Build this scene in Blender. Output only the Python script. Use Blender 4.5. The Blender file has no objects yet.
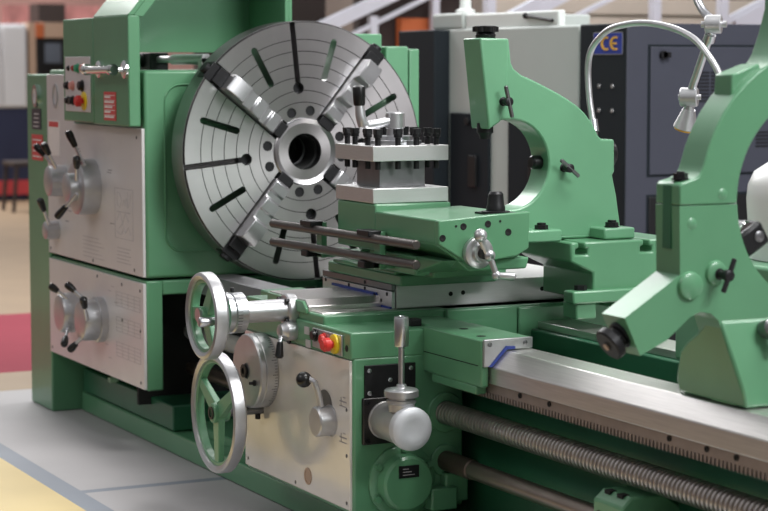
import bpy, bmesh, math, random
from mathutils import Vector, Matrix, Euler
random.seed(7)
S = bpy.context.scene
COL = S.collection
PI = math.pi

# ------------------------------------------------------------------ materials
def lin(c):
    return tuple(((v/255)/12.92 if v/255 <= .04045 else ((v/255+.055)/1.055)**2.4) for v in c) + (1,)

def mat(name, rgb, rough=.5, metal=0, noise=.06, scale=18, bump=0, bscale=60, coat=0, spec=.5, aniso=0, tangent=None, stretch=None):
    m = bpy.data.materials.new(name); m.use_nodes = True
    nt = m.node_tree; b = nt.nodes['Principled BSDF']
    c = lin(rgb)
    tc = nt.nodes.new('ShaderNodeTexCoord')
    src = tc.outputs['Object']
    if stretch:
        mp = nt.nodes.new('ShaderNodeMapping'); mp.inputs['Scale'].default_value = stretch
        nt.links.new(src, mp.inputs['Vector']); src = mp.outputs['Vector']
    n = nt.nodes.new('ShaderNodeTexNoise'); n.inputs['Scale'].default_value = scale; n.inputs['Detail'].default_value = 5
    nt.links.new(src, n.inputs['Vector'])
    r = nt.nodes.new('ShaderNodeValToRGB')
    r.color_ramp.elements[0].position = .3; r.color_ramp.elements[1].position = .7
    r.color_ramp.elements[0].color = tuple(max(0, v*(1-noise)) for v in c[:3])+(1,)
    r.color_ramp.elements[1].color = tuple(min(1, v*(1+noise)) for v in c[:3])+(1,)
    nt.links.new(n.outputs['Fac'], r.inputs['Fac']); nt.links.new(r.outputs['Color'], b.inputs['Base Color'])
    b.inputs['Roughness'].default_value = rough; b.inputs['Metallic'].default_value = metal
    b.inputs['Specular IOR Level'].default_value = spec
    if coat:
        b.inputs['Coat Weight'].default_value = coat; b.inputs['Coat Roughness'].default_value = .12
    if aniso:
        b.inputs['Anisotropic'].default_value = aniso
        t = nt.nodes.new('ShaderNodeTangent'); t.direction_type = 'RADIAL'; t.axis = tangent or 'X'
        nt.links.new(t.outputs['Tangent'], b.inputs['Tangent'])
    if bump:
        n2 = nt.nodes.new('ShaderNodeTexNoise'); n2.inputs['Scale'].default_value = bscale
        nt.links.new(src, n2.inputs['Vector'])
        bp = nt.nodes.new('ShaderNodeBump'); bp.inputs['Strength'].default_value = bump; bp.inputs['Distance'].default_value = .004
        nt.links.new(n2.outputs['Fac'], bp.inputs['Height']); nt.links.new(bp.outputs['Normal'], b.inputs['Normal'])
    return m

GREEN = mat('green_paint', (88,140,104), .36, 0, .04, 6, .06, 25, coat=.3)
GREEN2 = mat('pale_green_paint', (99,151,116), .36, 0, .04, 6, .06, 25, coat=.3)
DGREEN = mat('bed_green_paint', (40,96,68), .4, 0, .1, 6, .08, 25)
PANEL = mat('white_panel', (214,210,210), .3, .15, .03, 8)
APANEL = mat('cream_panel', (222,216,208), .16, .25, .04, 5)
STEEL = mat('ground_steel', (216,215,215), .34, .88, .05, 10, stretch=(3,60,60))
GROUND = mat('ground_steel_way', (214,210,208), .30, .9, .08, 8, stretch=(1,30,30))
FACED = mat('faced_steel', (190,187,188), .31, 1, .04, 14, aniso=.6, tangent='X')
RIM = mat('turned_steel_rim', (150,150,150), .36, 1, .05, 10)
HUBM = mat('hub_steel', (172,172,174), .3, 1, .05, 10, aniso=.5, tangent='X')
CHROME = mat('chrome', (225,225,225), .08, 1, .0, 5)
ALU = mat('cast_aluminium', (196,196,198), .36, .85, .05, 22, .05, 90)
SATIN = mat('satin_chrome', (205,206,210), .28, 1, .04, 20)
RODM = mat('feed_rod_steel', (150,138,130), .34, .9, .08, 14)
CAPM = mat('pale_cap', (196,198,202), .5, .35, .03, 40)
JAWM = mat('jaw_steel', (176,176,178), .3, .9, .05, 20)
SHAFTM = mat('shaft_steel', (196,194,190), .42, .25, .05, 20)
CSTEEL = mat('cross_slide_steel', (214,214,213), .36, .25, .04, 8, stretch=(40,2,40))
HOUSM = mat('cast_housing', (176,174,172), .4, .6, .04, 30)
SLVM = mat('sleeve_steel', (104,92,84), .45, .8, .06, 20)
RACKM = mat('rack_steel', (150,136,130), .5, .7, .08, 20)
THREAD = mat('thread_steel', (196,190,186), .3, 1, .08, 30)
GREYST = mat('grey_steel', (128,128,130), .38, 1, .08, 16)
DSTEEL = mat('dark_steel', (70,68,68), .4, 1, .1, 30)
OXIDE = mat('black_oxide', (34,34,36), .42, .5, .1, 40)
BLACK = mat('black_plastic', (16,16,17), .3, 0, .05, 20)
VOID = mat('black_recess', (10,12,11), .8, 0, .05, 10)  # black that paints the darkness of bores, holes and recesses
BROWNST = mat('rod_steel', (92,86,84), .4, .8, .08, 20)
WHITE = mat('white_enamel', (235,236,236), .35, 0, .02, 8)
GREYMACH = mat('light_grey_enamel', (184,190,187), .45, 0, .02, 4)
WHITEMACH = mat('off_white_enamel', (226,230,228), .45, 0, .02, 4)
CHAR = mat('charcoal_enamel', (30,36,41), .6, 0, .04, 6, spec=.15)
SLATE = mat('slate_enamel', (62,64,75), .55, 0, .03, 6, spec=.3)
RED = mat('red_plastic', (206,52,48), .35, 0, .03, 20)
DRED = mat('dark_red_plastic', (150,36,40), .35, 0, .03, 20)
YEL = mat('yellow_plastic', (228,200,40), .4, 0, .03, 20)
GRN = mat('green_plastic', (50,150,110), .35, 0, .03, 20)
PINK = mat('pale_red_lens', (216,150,140), .3, 0, .03, 20)
STICK = mat('red_sticker', (206,78,76), .5, 0, .03, 20)
STICKW = mat('white_sticker', (232,226,222), .5, 0, .03, 20)
BLUEW = mat('blue_rubber', (36,56,130), .5, 0, .05, 20)
CEB = mat('ce_blue', (38,58,150), .4, 0, .03, 20)
CEY = mat('ce_yellow', (226,170,60), .4, 0, .03, 20)
INK = mat('engraved_ink', (142,138,140), .6, 0, .1, 50)
INKL = mat('faint_ink', (184,180,182), .5, 0, .08, 50)
PLATE = mat('dark_nameplate', (56,60,74), .3, .4, .05, 20)
STAIR = mat('pale_stair_steel', (196,200,210), .5, .1, .03, 5)
ORANGE = mat('rust_orange_panel', (176,92,48), .6, 0, .05, 3)
NAVY = mat('navy_panel', (26,34,66), .6, 0, .05, 3)
ROYAL = mat('royal_blue_panel', (50,70,160), .6, 0, .05, 3)
CABW = mat('pale_grey_cabinet', (206,208,212), .5, 0, .03, 3)
TAN = mat('tan_post', (176,150,130), .6, 0, .05, 3)
PEACH = mat('peach_column', (226,182,166), .6, 0, .04, 2)
REDP = mat('red_panel', (186,60,64), .6, 0, .05, 3)
DBROWN = mat('dark_brown', (50,40,38), .6, 0, .05, 3)
SCREEN = mat('dim_screen', (96,104,116), .2, 0, .1, 3)

# ------------------------------------------------------------------ mesh builder
class M:
    def __init__(s): s.b = bmesh.new()
    def _mi(s, faces, mi):
        if mi:
            for f in faces: f.material_index = mi
    def box(s, x0, x1, y0, y1, z0, z1, mi=0):
        v = [s.b.verts.new(p) for p in ((x0,y0,z0),(x1,y0,z0),(x1,y1,z0),(x0,y1,z0),(x0,y0,z1),(x1,y0,z1),(x1,y1,z1),(x0,y1,z1))]
        fs = [s.b.faces.new([v[i] for i in q]) for q in ((0,3,2,1),(4,5,6,7),(0,1,5,4),(1,2,6,5),(2,3,7,6),(3,0,4,7))]
        s._mi(fs, mi); return s
    def prism(s, ax, a0, a1, pts, mi=0):
        """extrude a polygon along ax ('X': pts=(y,z), 'Y': pts=(x,z), 'Z': pts=(x,y))"""
        def mk(p, a):
            return {'X': (a,p[0],p[1]), 'Y': (p[0],a,p[1]), 'Z': (p[0],p[1],a)}[ax]
        A = [s.b.verts.new(mk(p,a0)) for p in pts]; B = [s.b.verts.new(mk(p,a1)) for p in pts]
        fs = [s.b.faces.new(A), s.b.faces.new(list(reversed(B)))]
        n = len(pts)
        for i in range(n): fs.append(s.b.faces.new([A[i], B[i], B[(i+1)%n], A[(i+1)%n]]))
        s._mi(fs, mi); return s
    def hull(s, lo, hi, mi=0):
        """two matching loops of 3D points joined"""
        A = [s.b.verts.new(p) for p in lo]; B = [s.b.verts.new(p) for p in hi]
        n = len(lo); fs = [s.b.faces.new(A), s.b.faces.new(list(reversed(B)))]
        for i in range(n): fs.append(s.b.faces.new([A[i], B[i], B[(i+1)%n], A[(i+1)%n]]))
        s._mi(fs, mi); return s
    def lathe(s, o, d, prof, n=32, mi=0, ref=None):
        o = Vector(o); d = Vector(d).normalized()
        r = Vector(ref) if ref else (Vector((0,0,1)) if abs(d.z) < .9 else Vector((1,0,0)))
        u = (r - d*r.dot(d)).normalized(); w = d.cross(u)
        rings = []
        for t, rad in prof:
            if rad < 1e-6: rings.append([s.b.verts.new(o+d*t)])
            else: rings.append([s.b.verts.new(o+d*t+(u*math.cos(2*PI*i/n)+w*math.sin(2*PI*i/n))*rad) for i in range(n)])
        fs = []
        for a, b in zip(rings, rings[1:]):
            if len(a) == 1 and len(b) == 1: continue
            for i in range(n):
                j = (i+1) % n
                if len(a) == 1: fs.append(s.b.faces.new([a[0], b[j], b[i]]))
                elif len(b) == 1: fs.append(s.b.faces.new([a[i], a[j], b[0]]))
                else: fs.append(s.b.faces.new([a[i], a[j], b[j], b[i]]))
        if len(rings[0]) > 1: fs.append(s.b.faces.new(list(reversed(rings[0]))))
        if len(rings[-1]) > 1: fs.append(s.b.faces.new(rings[-1]))
        s._mi(fs, mi); return s
    def ring(s, o, d, prof, n=48, mi=0):
        """closed lathe profile (a torus-like ring)"""
        o = Vector(o); d = Vector(d).normalized()
        r = Vector((0,0,1)) if abs(d.z) < .9 else Vector((1,0,0))
        u = (r - d*r.dot(d)).normalized(); w = d.cross(u)
        R = [[s.b.verts.new(o+d*t+(u*math.cos(2*PI*i/n)+w*math.sin(2*PI*i/n))*rad) for i in range(n)] for t, rad in prof]
        fs = []
        for k in range(len(R)):
            a, b = R[k], R[(k+1) % len(R)]
            for i in range(n): fs.append(s.b.faces.new([a[i], a[(i+1)%n], b[(i+1)%n], b[i]]))
        s._mi(fs, mi); return s
    def cyl(s, p0, p1, r0, r1=None, n=24, c=0, mi=0):
        p0 = Vector(p0); p1 = Vector(p1); L = (p1-p0).length; r1 = r0 if r1 is None else r1
        if c: pr = [(0,r0-c),(c,r0),(L-c,r1),(L,r1-c)]
        else: pr = [(0,r0),(L,r1)]
        return s.lathe(p0, p1-p0, pr, n, mi)
    def sph(s, c, r, n=20, k=10, mi=0):
        return s.lathe((c[0],c[1],c[2]-r), (0,0,1), [(r-r*math.cos(PI*i/k), r*math.sin(PI*i/k) if 0<i<k else 0) for i in range(k+1)], n, mi)
    def tube(s, pts, r, n=12, mi=0):
        P = [Vector(p) for p in pts]; rr = r if isinstance(r, (list,tuple)) else [r]*len(P)
        prev = None; R = []
        for i, p in enumerate(P):
            t = (P[min(i+1,len(P)-1)]-P[max(i-1,0)]).normalized()
            if prev is None:
                h = Vector((0,0,1)) if abs(t.z) < .9 else Vector((1,0,0))
                u = (h-t*h.dot(t)).normalized()
            else: u = (prev-t*prev.dot(t)).normalized()
            prev = u; w = t.cross(u)
            R.append([s.b.verts.new(p+(u*math.cos(2*PI*k/n)+w*math.sin(2*PI*k/n))*rr[i]) for k in range(n)])
        fs = []
        for a, b in zip(R, R[1:]):
            for k in range(n): fs.append(s.b.faces.new([a[k], a[(k+1)%n], b[(k+1)%n], b[k]]))
        fs += [s.b.faces.new(list(reversed(R[0]))), s.b.faces.new(R[-1])]
        s._mi(fs, mi); return s
    def hexa(s, p0, p1, r, mi=0): return s.cyl(p0, p1, r, n=6, mi=mi)
    def xf(s, mtx):
        bmesh.ops.transform(s.b, matrix=mtx, verts=s.b.verts); return s

def off(p):
    v = Vector((0,0,0))
    while p is not None: v += p.location; p = p.parent
    return v

def obj(name, m, mats, parent=None, bev=0, seg=2, smooth=35, label=None, loc=None):
    """link a builder (in world coordinates) as ONE mesh object; for a top-level mesh its origin is loc"""
    bmesh.ops.recalc_face_normals(m.b, faces=m.b.faces)
    o_ = off(parent) if parent else Vector(loc or (0,0,0))
    bmesh.ops.translate(m.b, vec=-o_, verts=m.b.verts)
    me = bpy.data.meshes.new(name); m.b.to_mesh(me); m.b.free()
    for q in (mats if isinstance(mats, (list,tuple)) else [mats]): me.materials.append(q)
    for p in me.polygons: p.use_smooth = True
    me.set_sharp_from_angle(angle=math.radians(smooth))
    o = bpy.data.objects.new(name, me); COL.objects.link(o)
    if parent: o.parent = parent
    else: o.location = o_
    if bev:
        b = o.modifiers.new('bevel', 'BEVEL'); b.width = bev; b.segments = seg; b.limit_method = 'ANGLE'; b.angle_limit = math.radians(40); b.harden_normals = False
    if label: o['label'] = label
    return o

def cut(o, m):
    """carve builder m (world coordinates) out of object o, applied at once"""
    bmesh.ops.recalc_face_normals(m.b, faces=m.b.faces)
    w = off(o)
    bmesh.ops.translate(m.b, vec=-w, verts=m.b.verts)
    me = bpy.data.meshes.new('cutter'); m.b.to_mesh(me); m.b.free()
    c = bpy.data.objects.new('cutter', me); COL.objects.link(c); c.location = w
    mod = o.modifiers.new('cut', 'BOOLEAN'); mod.object = c; mod.operation = 'DIFFERENCE'; mod.solver = 'EXACT'; mod.use_self = True
    bpy.context.view_layer.update()
    dg = bpy.context.evaluated_depsgraph_get()
    nm = bpy.data.meshes.new_from_object(o.evaluated_get(dg))
    o.modifiers.clear(); old = o.data; o.data = nm; bpy.data.meshes.remove(old)
    bpy.data.objects.remove(c); bpy.data.meshes.remove(me)
    for p in nm.polygons: p.use_smooth = True
    nm.set_sharp_from_angle(angle=math.radians(35))

def thing(name, label, cat, loc, group=None):
    o = bpy.data.objects.new(name, None); COL.objects.link(o)
    o.empty_display_size = .05
    o.location = loc; o['label'] = label; o['category'] = cat
    if group: o['group'] = group
    bpy.context.view_layer.update()
    return o
def tag(o, label, cat, group=None):
    o['label'] = label; o['category'] = cat; o['kind'] = 'thing'
    if group: o['group'] = group
    return o
def struct(o): o['kind'] = 'structure'; return o

FZ = -.03     # floor level
SZ = 1.15     # spindle height

# ------------------------------------------------------------------ the hall
def floor_mat(name, rgb, r=.55):
    return mat(name, rgb, r, 0, .05, 2.2, .05, 30)
FM = [floor_mat('grey_floor', (178,175,176)), floor_mat('blue_grey_band', (136,142,152)), floor_mat('yellow_floor', (212,190,136)),
      floor_mat('tan_floor', (156,134,108)), floor_mat('red_carpet', (150,54,70), .9), floor_mat('unseen_brown_floor', (64,48,44))]  # brown part lies unseen, coloured to darken reflections in the front way
m = M()
def fq(x0, x1, y0, y1, mi):
    v = [m.b.verts.new(p) for p in ((x0,y0,FZ),(x1,y0,FZ),(x1,y1,FZ),(x0,y1,FZ))]
    m.b.faces.new(v).material_index = mi
X0, X1, Y0, Y1 = -26, 12, -9, 11
fq(-2.05, X1, -1.5, -1.06, 2); fq(-2.05, X1, Y0, -1.5, 5); fq(-2.05, X1, -1.06, -.975, 1)
fq(-2.05, .24, -.975, Y1, 0); fq(.24, .29, -.975, Y1, 1); fq(.29, X1, -.975, Y1, 0)
fq(-2.6, -2.05, Y0, Y1, 3); fq(-4.9, -2.6, Y0, Y1, 4); fq(X0, -4.9, Y0, Y1, 3)
struct(obj('floor', m, FM))
WALLB = mat('dusky_wall', (190,150,142), .7, 0, .12, .6)
WALLS = mat('grey_brown_wall', (150,140,132), .7, 0, .12, .8)
m = M(); m.box(-26.2, -26, -9, 11, FZ, 3); struct(obj('wall_left', m, WALLB))
m = M(); m.box(-26, 12, 11, 11.2, FZ, 3); struct(obj('wall_back', m, WALLS))

# ------------------------------------------------------------------ lathe bed
def way(sgn, x0, x1):
    p = [(-.31,.555),(-.31,.605),(-.264,.651),(-.17,.651),(-.17,.555)]
    mm = M(); mm.prism('X', x0, x1, [(sgn*-y, z) if sgn > 0 else (y, z) for y, z in p]); return mm
bed = thing('lathe_bed', 'long dark green lathe bed with ground steel ways on a low green base', 'lathe bed', (1.4,0,FZ))
m = M(); m.box(-1.38, 4.2, -.44, .44, FZ, .055); m.box(-1.3, 4.2, -.36, .36, .05, .09); obj('base_pan', m, GREEN, bed, .008, label='low green base plinth')
m = M(); m.prism('X', -.195, 4.2, [(-.15,.09),(-.13,.09),(-.13,.5),(-.17,.555),(-.24,.555),(-.24,.535),(-.15,.46)])
m.box(-.195, 4.2, .13, .15, .09, .555); m.box(-.195, 4.2, .145, .305, .5, .6275); m.box(-.195, 4.2, -.13, .13, .09, .3)
for x in (.3, 1.0, 1.9, 2.75, 3.6): m.box(x, x+.06, -.13, .13, .3, .52)
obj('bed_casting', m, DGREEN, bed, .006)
obj('front_way', way(-1, -.195, 4.2), GROUND, bed, .003, label='bright ground steel front bed way')
m = M(); m.prism('X', -.195, 4.2, [(.31,.628),(.31,.64),(.299,.651),(.17,.651),(.17,.628)]); obj('rear_way', m, GROUND, bed, .002)
m = M(); m.box(.0, 4.2, -.296, -.245, .525, .555)
x = 1.66
while x < 3.9:
    m.hull([(x,-.296,.5255),(x+.0115,-.296,.5255),(x+.0115,-.25,.5255),(x,-.25,.5255)], [(x+.003,-.296,.507),(x+.0085,-.296,.507),(x+.0085,-.25,.507),(x+.003,-.25,.507)]); x += .0165
rack = obj('rack', m, RACKM, bed, label='steel gear rack with downward teeth under the front way')
for xs in (2.16, 2.32, 2.9, 3.06, 3.18, 3.34):
    m = M(); m.lathe((xs,-.2955,.542), (0,-1,0), [(0,.008),(.004,.008),(.004,.005),(.0015,.004)], 12); obj('rack_screw', m, OXIDE, rack)
# rod bracket of the bed, bottom right
m = M(); m.prism('X', 2.60, 2.74, [(-.33,.13),(-.33,.335),(-.30,.36),(-.20,.36),(-.12,.30),(-.12,.13)]); 
hb = obj('rod_bracket', m, GREEN, bed, .006, label='green block bracket carrying the lower rod')
for (x, z) in ((2.63,.30),(2.71,.30),(2.67,.265),(2.64,.22),(2.70,.22)):
    m = M(); m.lathe((x,-.329,z), (0,-1,0), [(0,.009),(.004,.009),(.004,.005),(.001,.005)], 12); obj('bracket_screw', m, OXIDE, hb)
for x in (2.64, 2.70):
    m = M(); m.box(x-.013, x+.013, -.312, -.29, .352, .3625); obj('oil_slot', m, VOID, hb)

# ------------------------------------------------------------------ lead screw and feed rod
ls = thing('lead_screw', 'long threaded steel lead screw below the bed rack', 'lead screw', (1.0,-.264,.414))
m = M()
p = .0188; n = 36; rows = []
bps = ((0,.0358),(.34,.0358),(.47,.0262),(.87,.0262))
for t in range(int((4.0-1.6)/p)):
    for bq, r in bps:
        rows.append([m.b.verts.new((1.6+(t+bq+k/n)*p, -.264+r*math.sin(2*PI*k/n), .414+r*math.cos(2*PI*k/n))) for k in range(n)])
for j in range(len(rows)-1):
    for k in range(n):
        if k < n-1: m.b.faces.new([rows[j][k], rows[j][k+1], rows[j+1][k+1], rows[j+1][k]])
        elif j+5 < len(rows): m.b.faces.new([rows[j][k], rows[j+4][0], rows[j+5][0], rows[j+1][k]])
m.cyl((1.58,-.264,.414),(4.02,-.264,.414),.0255,n=24)
obj('thread', m, THREAD, ls, smooth=30)
m = M(); m.cyl((-.5,-.264,.414), (1.6,-.264,.414), .034, n=28); obj('shaft', m, SHAFTM, ls)
fr = thing('feed_rod', 'smooth plain steel feed rod, lower of the two long rods under the bed', 'feed rod', (1.0,-.264,.265))
m = M(); m.cyl((-.5,-.264,.265), (4.0,-.264,.265), .027, n=28); obj('shaft', m, RODM, fr)
m = M(); m.cyl((1.655,-.264,.265), (1.83,-.264,.265), .031, n=28, c=.004); obj('sleeve', m, SLVM, fr, label='darker sleeve next to the apron')

# ------------------------------------------------------------------ headstock
hs = thing('headstock', 'big green headstock with white lever panels behind the round chuck', 'headstock', (-.8,0,FZ))
m = M(); m.box(-1.4, -.2, -.56, .5, .665, 1.455)
hb = obj('gearbox_housing', m, GREEN, hs, .012)
m = M(); m.ring((-.21,0,SZ), (1,0,0), [(0,.06),(.085,.06),(.085,.19),(0,.19)], 48); obj('spindle_nose', m, GREYST, hs)
m = M(); m.cyl((-.21,0,SZ), (-.19,0,SZ), .065, n=32); obj('bore_shade_disc', m, VOID, hs)  # solid black disc, painting the bore as dark
# raised outline on the end face
def rr(y0, y1, z0, z1, r, n=6):
    pts = []
    for cx, cz, a0 in ((y1-r,z1-r,0),(y0+r,z1-r,90),(y0+r,z0+r,180),(y1-r,z0+r,270)):
        for i in range(n+1):
            a = math.radians(a0+90*i/n); pts.append((cx+r*math.cos(a), cz+r*math.sin(a)))
    return pts
a = rr(-.485,.44,.76,1.405,.07); b = rr(-.475,.43,.77,1.395,.062)
m = M(); n = len(a)
for P, Q in ((a, b),):
    V = [[m.b.verts.new((x, p[0], p[1])) for p in L] for x, L in ((-.2005, a), (-.194, [((u[0]*.6+w[0]*.4),(u[1]*.6+w[1]*.4)) for u, w in zip(a,b)]), (-.2005, b))]
    for A, B in zip(V, V[1:]):
        for i in range(n): m.b.faces.new([A[i], A[(i+1)%n], B[(i+1)%n], B[i]])
obj('cover_edge', m, GREEN, hs, smooth=80)
# lower feed gearbox: a front box with a dark opening in its end
m = M(); m.box(-1.4,-.2,-.56,-.495,.232,.655); m.box(-1.4,-.2,-.495,.3,.60,.655); m.box(-1.4,-.75,-.495,.3,.232,.60); m.box(-1.4,-.5,-.30,.3,.12,.60)
obj('feed_gearbox', m, GREEN, hs, .006)
m = M(); m.box(-.52,-.496,-.49,.28,.13,.598); obj('recess_wall', m, VOID, hs)  # black sheet painting the darkness inside the opening
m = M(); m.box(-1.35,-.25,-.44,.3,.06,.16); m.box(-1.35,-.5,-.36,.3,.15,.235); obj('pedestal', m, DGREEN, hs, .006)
for x in (-.95,-.55):
    m = M(); m.cyl((x,-.43,.155),(x,-.43,.215),.02,n=16); m.hexa((x,-.43,.155),(x,-.43,.175),.034); obj('levelling_bolt', m, GREEN2, hs)
# gear cover column
m = M(); m.box(-1.715,-1.402,-.566,.48,FZ,1.435)
gc = obj('gear_cover', m, GREEN, hs, .008, label='tall green end cover column')
for x, z, rx, rz in ((-1.56,1.34,.036,.05),):
    m = M(); m.ring((0,0,0),(0,1,0),[(-.006,.7),(.006,.7),(.008,.85),(.006,1),(-.006,1)],28)
    m.xf(Matrix.Translation((x,-.572,z)) @ Matrix.Diagonal((rx,1,rz,1))); obj('oval_badge', m, CHROME, gc)
    m = M(); m.cyl((0,-.002,0),(0,.004,0),.72,n=28); m.xf(Matrix.Translation((x,-.572,z)) @ Matrix.Diagonal((rx,1,rz,1))); obj('badge_face', m, PANEL, gc)
m = M(); m.box(-1.635,-1.50,-.5685,-.566,1.195,1.285)
for q in range(4): m.box(-1.61+.005*q,-1.53,-.5695,-.5684,1.205+.018*q,1.211+.018*q,1)
obj('rating_plate', m, [PLATE, INKL], gc, label='small dark rating plate')
m = M(); m.box(-1.64,-1.48,-.5685,-.566,1.06,1.172)
for q in range(4): m.box(-1.625,-1.50-.02*(q%3),-.5695,-.5684,1.074+.024*q,1.079+.024*q,1)
obj('warning_label', m, [STICK, STICKW], gc, label='red warning label')
# panels
m = M(); m.prism('Y',-.572,-.56,[(-1.398,.67),(-.203,.67),(-.203,1.235),(-1.03,1.235),(-1.03,1.435),(-1.398,1.435)]); up = obj('upper_panel', m, PANEL, hs, .002, label='white sheet panel with the speed levers')
m = M(); m.box(-1.398,-.203,-.572,-.56,.238,.645); lo = obj('lower_panel', m, PANEL, hs, .002, label='white sheet panel with the feed levers')
m = M()
m.ring((0,0,0),(0,1,0),[(-.004,.75),(.002,.75),(.002,1),(-.004,1)],24); m.xf(Matrix.Translation((-1.27,-.573,1.345)) @ Matrix.Diagonal((.035,1,.052,1)))
obj('oval_badge', m, ALU, up)
m = M(); m.box(-1.375,-1.22,-.5735,-.572,1.09,1.24,0); m.box(-1.365,-1.235,-.5745,-.573,1.213,1.235,1); obj('small_sticker', m, [STICKW, STICK], up, label='white sticker with a red strip')
# faint engraved marks of the panels (tables, ticks and a line sketch)
m = M()
def dash(x0, x1, z, h=.004): m.box(x0, x1, -.5728, -.5715, z, z+h)
def stroke(pts, r=.0012): m.tube([(x,-.572,z) for x, z in pts], r, 6)
for z in (.800,.995): dash(-.52,-.31,z,.002)
for x in (-.52,-.312): m.box(x,x+.002,-.5728,-.5715,.80,.997)
stroke([(-.49,.98),(-.49,.93),(-.46,.92),(-.44,.95),(-.46,.975),(-.49,.98)]); stroke([(-.43,.93),(-.41,.955),(-.40,.93),(-.385,.965),(-.375,.925)])
stroke([(-.37,.985),(-.365,.925),(-.345,.94),(-.335,.98)]); stroke([(-.50,.87),(-.46,.905),(-.43,.86),(-.40,.9),(-.36,.87)])
stroke([(-.47,.84),(-.43,.86),(-.40,.825),(-.36,.85),(-.34,.82)]); stroke([(-.5,.905),(-.335,.905)],.0015)
stroke([(-.50,.825),(-.45,.815),(-.42,.84)])
obj('engraved_sketch', m, INKL, up); m = M()
for i in range(5): dash(-.50,-.34-.02*(i%2),.705+.014*i,.003)
obj('engraved_lines', m, INKL, up); m = M()
for i in range(6): dash(-.93,-.66-.03*(i%3),.695+.016*i,.0025)
obj('engraved_lines', m, INKL, up)
for x, z in ((-.60,1.06),(-.61,1.05),(-.58,.85),(-1.13,.885),(-1.05,.875),(-1.12,.865),(-1.0,1.13),(-.99,1.12),(-1.16,.82)):
    m = M(); dash(x,x+.05,z,.003); obj('engraved_mark', m, INK, up)
for bz in (.33,.43,.53):
    m = M()
    for i in range(5):
        dash(-.52,-.24,bz+.014*i,.0018)
    for x in (-.52,-.45,-.38,-.31,-.242): m.box(x,x+.002,-.5728,-.5715,bz,bz+.058)
    obj('engraved_table', m, INKL, lo)
for x, z in ((-.62,.58),(-.58,.60),(-.54,.54),(-.66,.36),(-.62,.31)):
    m = M(); dash(x,x+.04,z,.003); obj('engraved_mark', m, INKL, lo)
for pn, pts in ((up, ((-.30,.69),(-.26,1.2),(-.8,.685),(-1.37,.69))), (lo, ((-.24,.615),(-.45,.62),(-.24,.46),(-.45,.48),(-.75,.625),(-.24,.26),(-1.37,.26)))):
    for x, z in pts:
        m = M(); m.lathe((x,-.5715,z),(0,-1,0),[(0,.0065),(.002,.0065),(.003,.004),(.003,0)],14); obj('panel_screw', m, GREYST, pn)
# dials with levers
def lever(parent, a, b, g=.46, r=.0068, gr=.0145):
    a = Vector(a); b = Vector(b); k = a.lerp(b, 1-g)
    m = M(); m.cyl(a, k, r*1.1, r, n=14); obj('lever_rod', m, SATIN, parent, label='bright lever rod')
    m = M(); L = (b-k).length
    m.lathe(k, b-k, [(0,gr*.7),(.006,gr*.85),(L-.02,gr*1.1),(L-.005,gr),(L,gr*.6)], 16); obj('lever_grip', m, BLACK, parent, label='black lever grip')
def dial(panel, name, x, z, prof, levs, label=None):
    m = M(); m.lathe((x,-.571,z),(0,-1,0), prof, 40); d = obj(name, m, ALU, panel, label=label)
    for a, b in levs: lever(d, a, b)
    return d
d = dial(hs, 'selector_dial', -.79, .985, [(0,.114),(.05,.114),(.072,.110),(.076,.10),(.076,.058),(.112,.056),(.116,.046)],
     [((-.70,-.635,1.075),(-.71,-.70,1.215)), ((-.68,-.675,1.02),(-.60,-.70,1.115)), ((-.68,-.675,.965),(-.82,-.715,.865))], 'large stepped grey dial with three levers')
m = M(); m.cyl((-.74,-.62,1.085),(-.74,-.66,1.085),.006,n=10); obj('index_mark', m, BLACK, d)
dial(hs, 'selector_dial', -1.17, .99, [(0,.066),(.04,.066),(.07,.062),(.074,.052)], [((-1.06,-.64,1.05),(-1.04,-.70,1.155)), ((-1.06,-.64,1.05),(-1.12,-.71,1.145))], 'small grey dial near the end cover')
dial(hs, 'selector_dial', -1.27, .775, [(0,.040),(.03,.040),(.056,.037),(.06,.03)], [((-1.17,-.64,.81),(-1.10,-.70,.92))], 'smallest grey dial, low on the upper panel')
dial(hs, 'selector_dial', -1.00, .452, [(0,.072),(.03,.084),(.072,.082),(.085,.074),(.088,.062)], [((-.95,-.63,.515),(-.985,-.70,.572)), ((-.90,-.65,.40),(-.80,-.70,.345))], 'left grey dial of the lower panel')
dial(hs, 'selector_dial', -.70, .455, [(0,.092),(.03,.092),(.032,.084),(.08,.082),(.092,.075),(.096,.062)], [((-.70,-.64,.535),(-.76,-.70,.60)), ((-.60,-.665,.47),(-.545,-.70,.565)), ((-.68,-.65,.40),(-.735,-.70,.33))], 'right grey dial of the lower panel')
# cabinet behind, and the guard rail on top
m = M(); m.box(-1.1,-.3,.51,.61,FZ,1.55); m.box(-1.1,-.3,.615,.66,FZ,1.54); m.box(-1.1,-.32,.12,.50,1.456,1.60)
obj('rear_cabinet', m, GREEN2, hs, .006, label='green upright cover behind the chuck')
m = M(); m.cyl((-.58,-.3,1.497),(-.22,-.3,1.497),.021,n=18); m.cyl((-1.1,-.3,1.497),(-.5,-.3,1.497),.014,n=16); m.box(-1.1,-1.06,-.32,-.28,1.45,1.5); m.box(-.26,-.22,-.32,-.28,1.45,1.5); obj('guard_rail', m, ALU, hs, label='pale slide rail on top')
m = M(); m.box(-.93,-.74,-.34,-.26,1.452,1.525); m.cyl((-.84,-.36,1.495),(-.84,-.25,1.495),.03,n=18); obj('guard_roller', m, OXIDE, hs, .006, label='black roller bracket on the rail')

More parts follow.
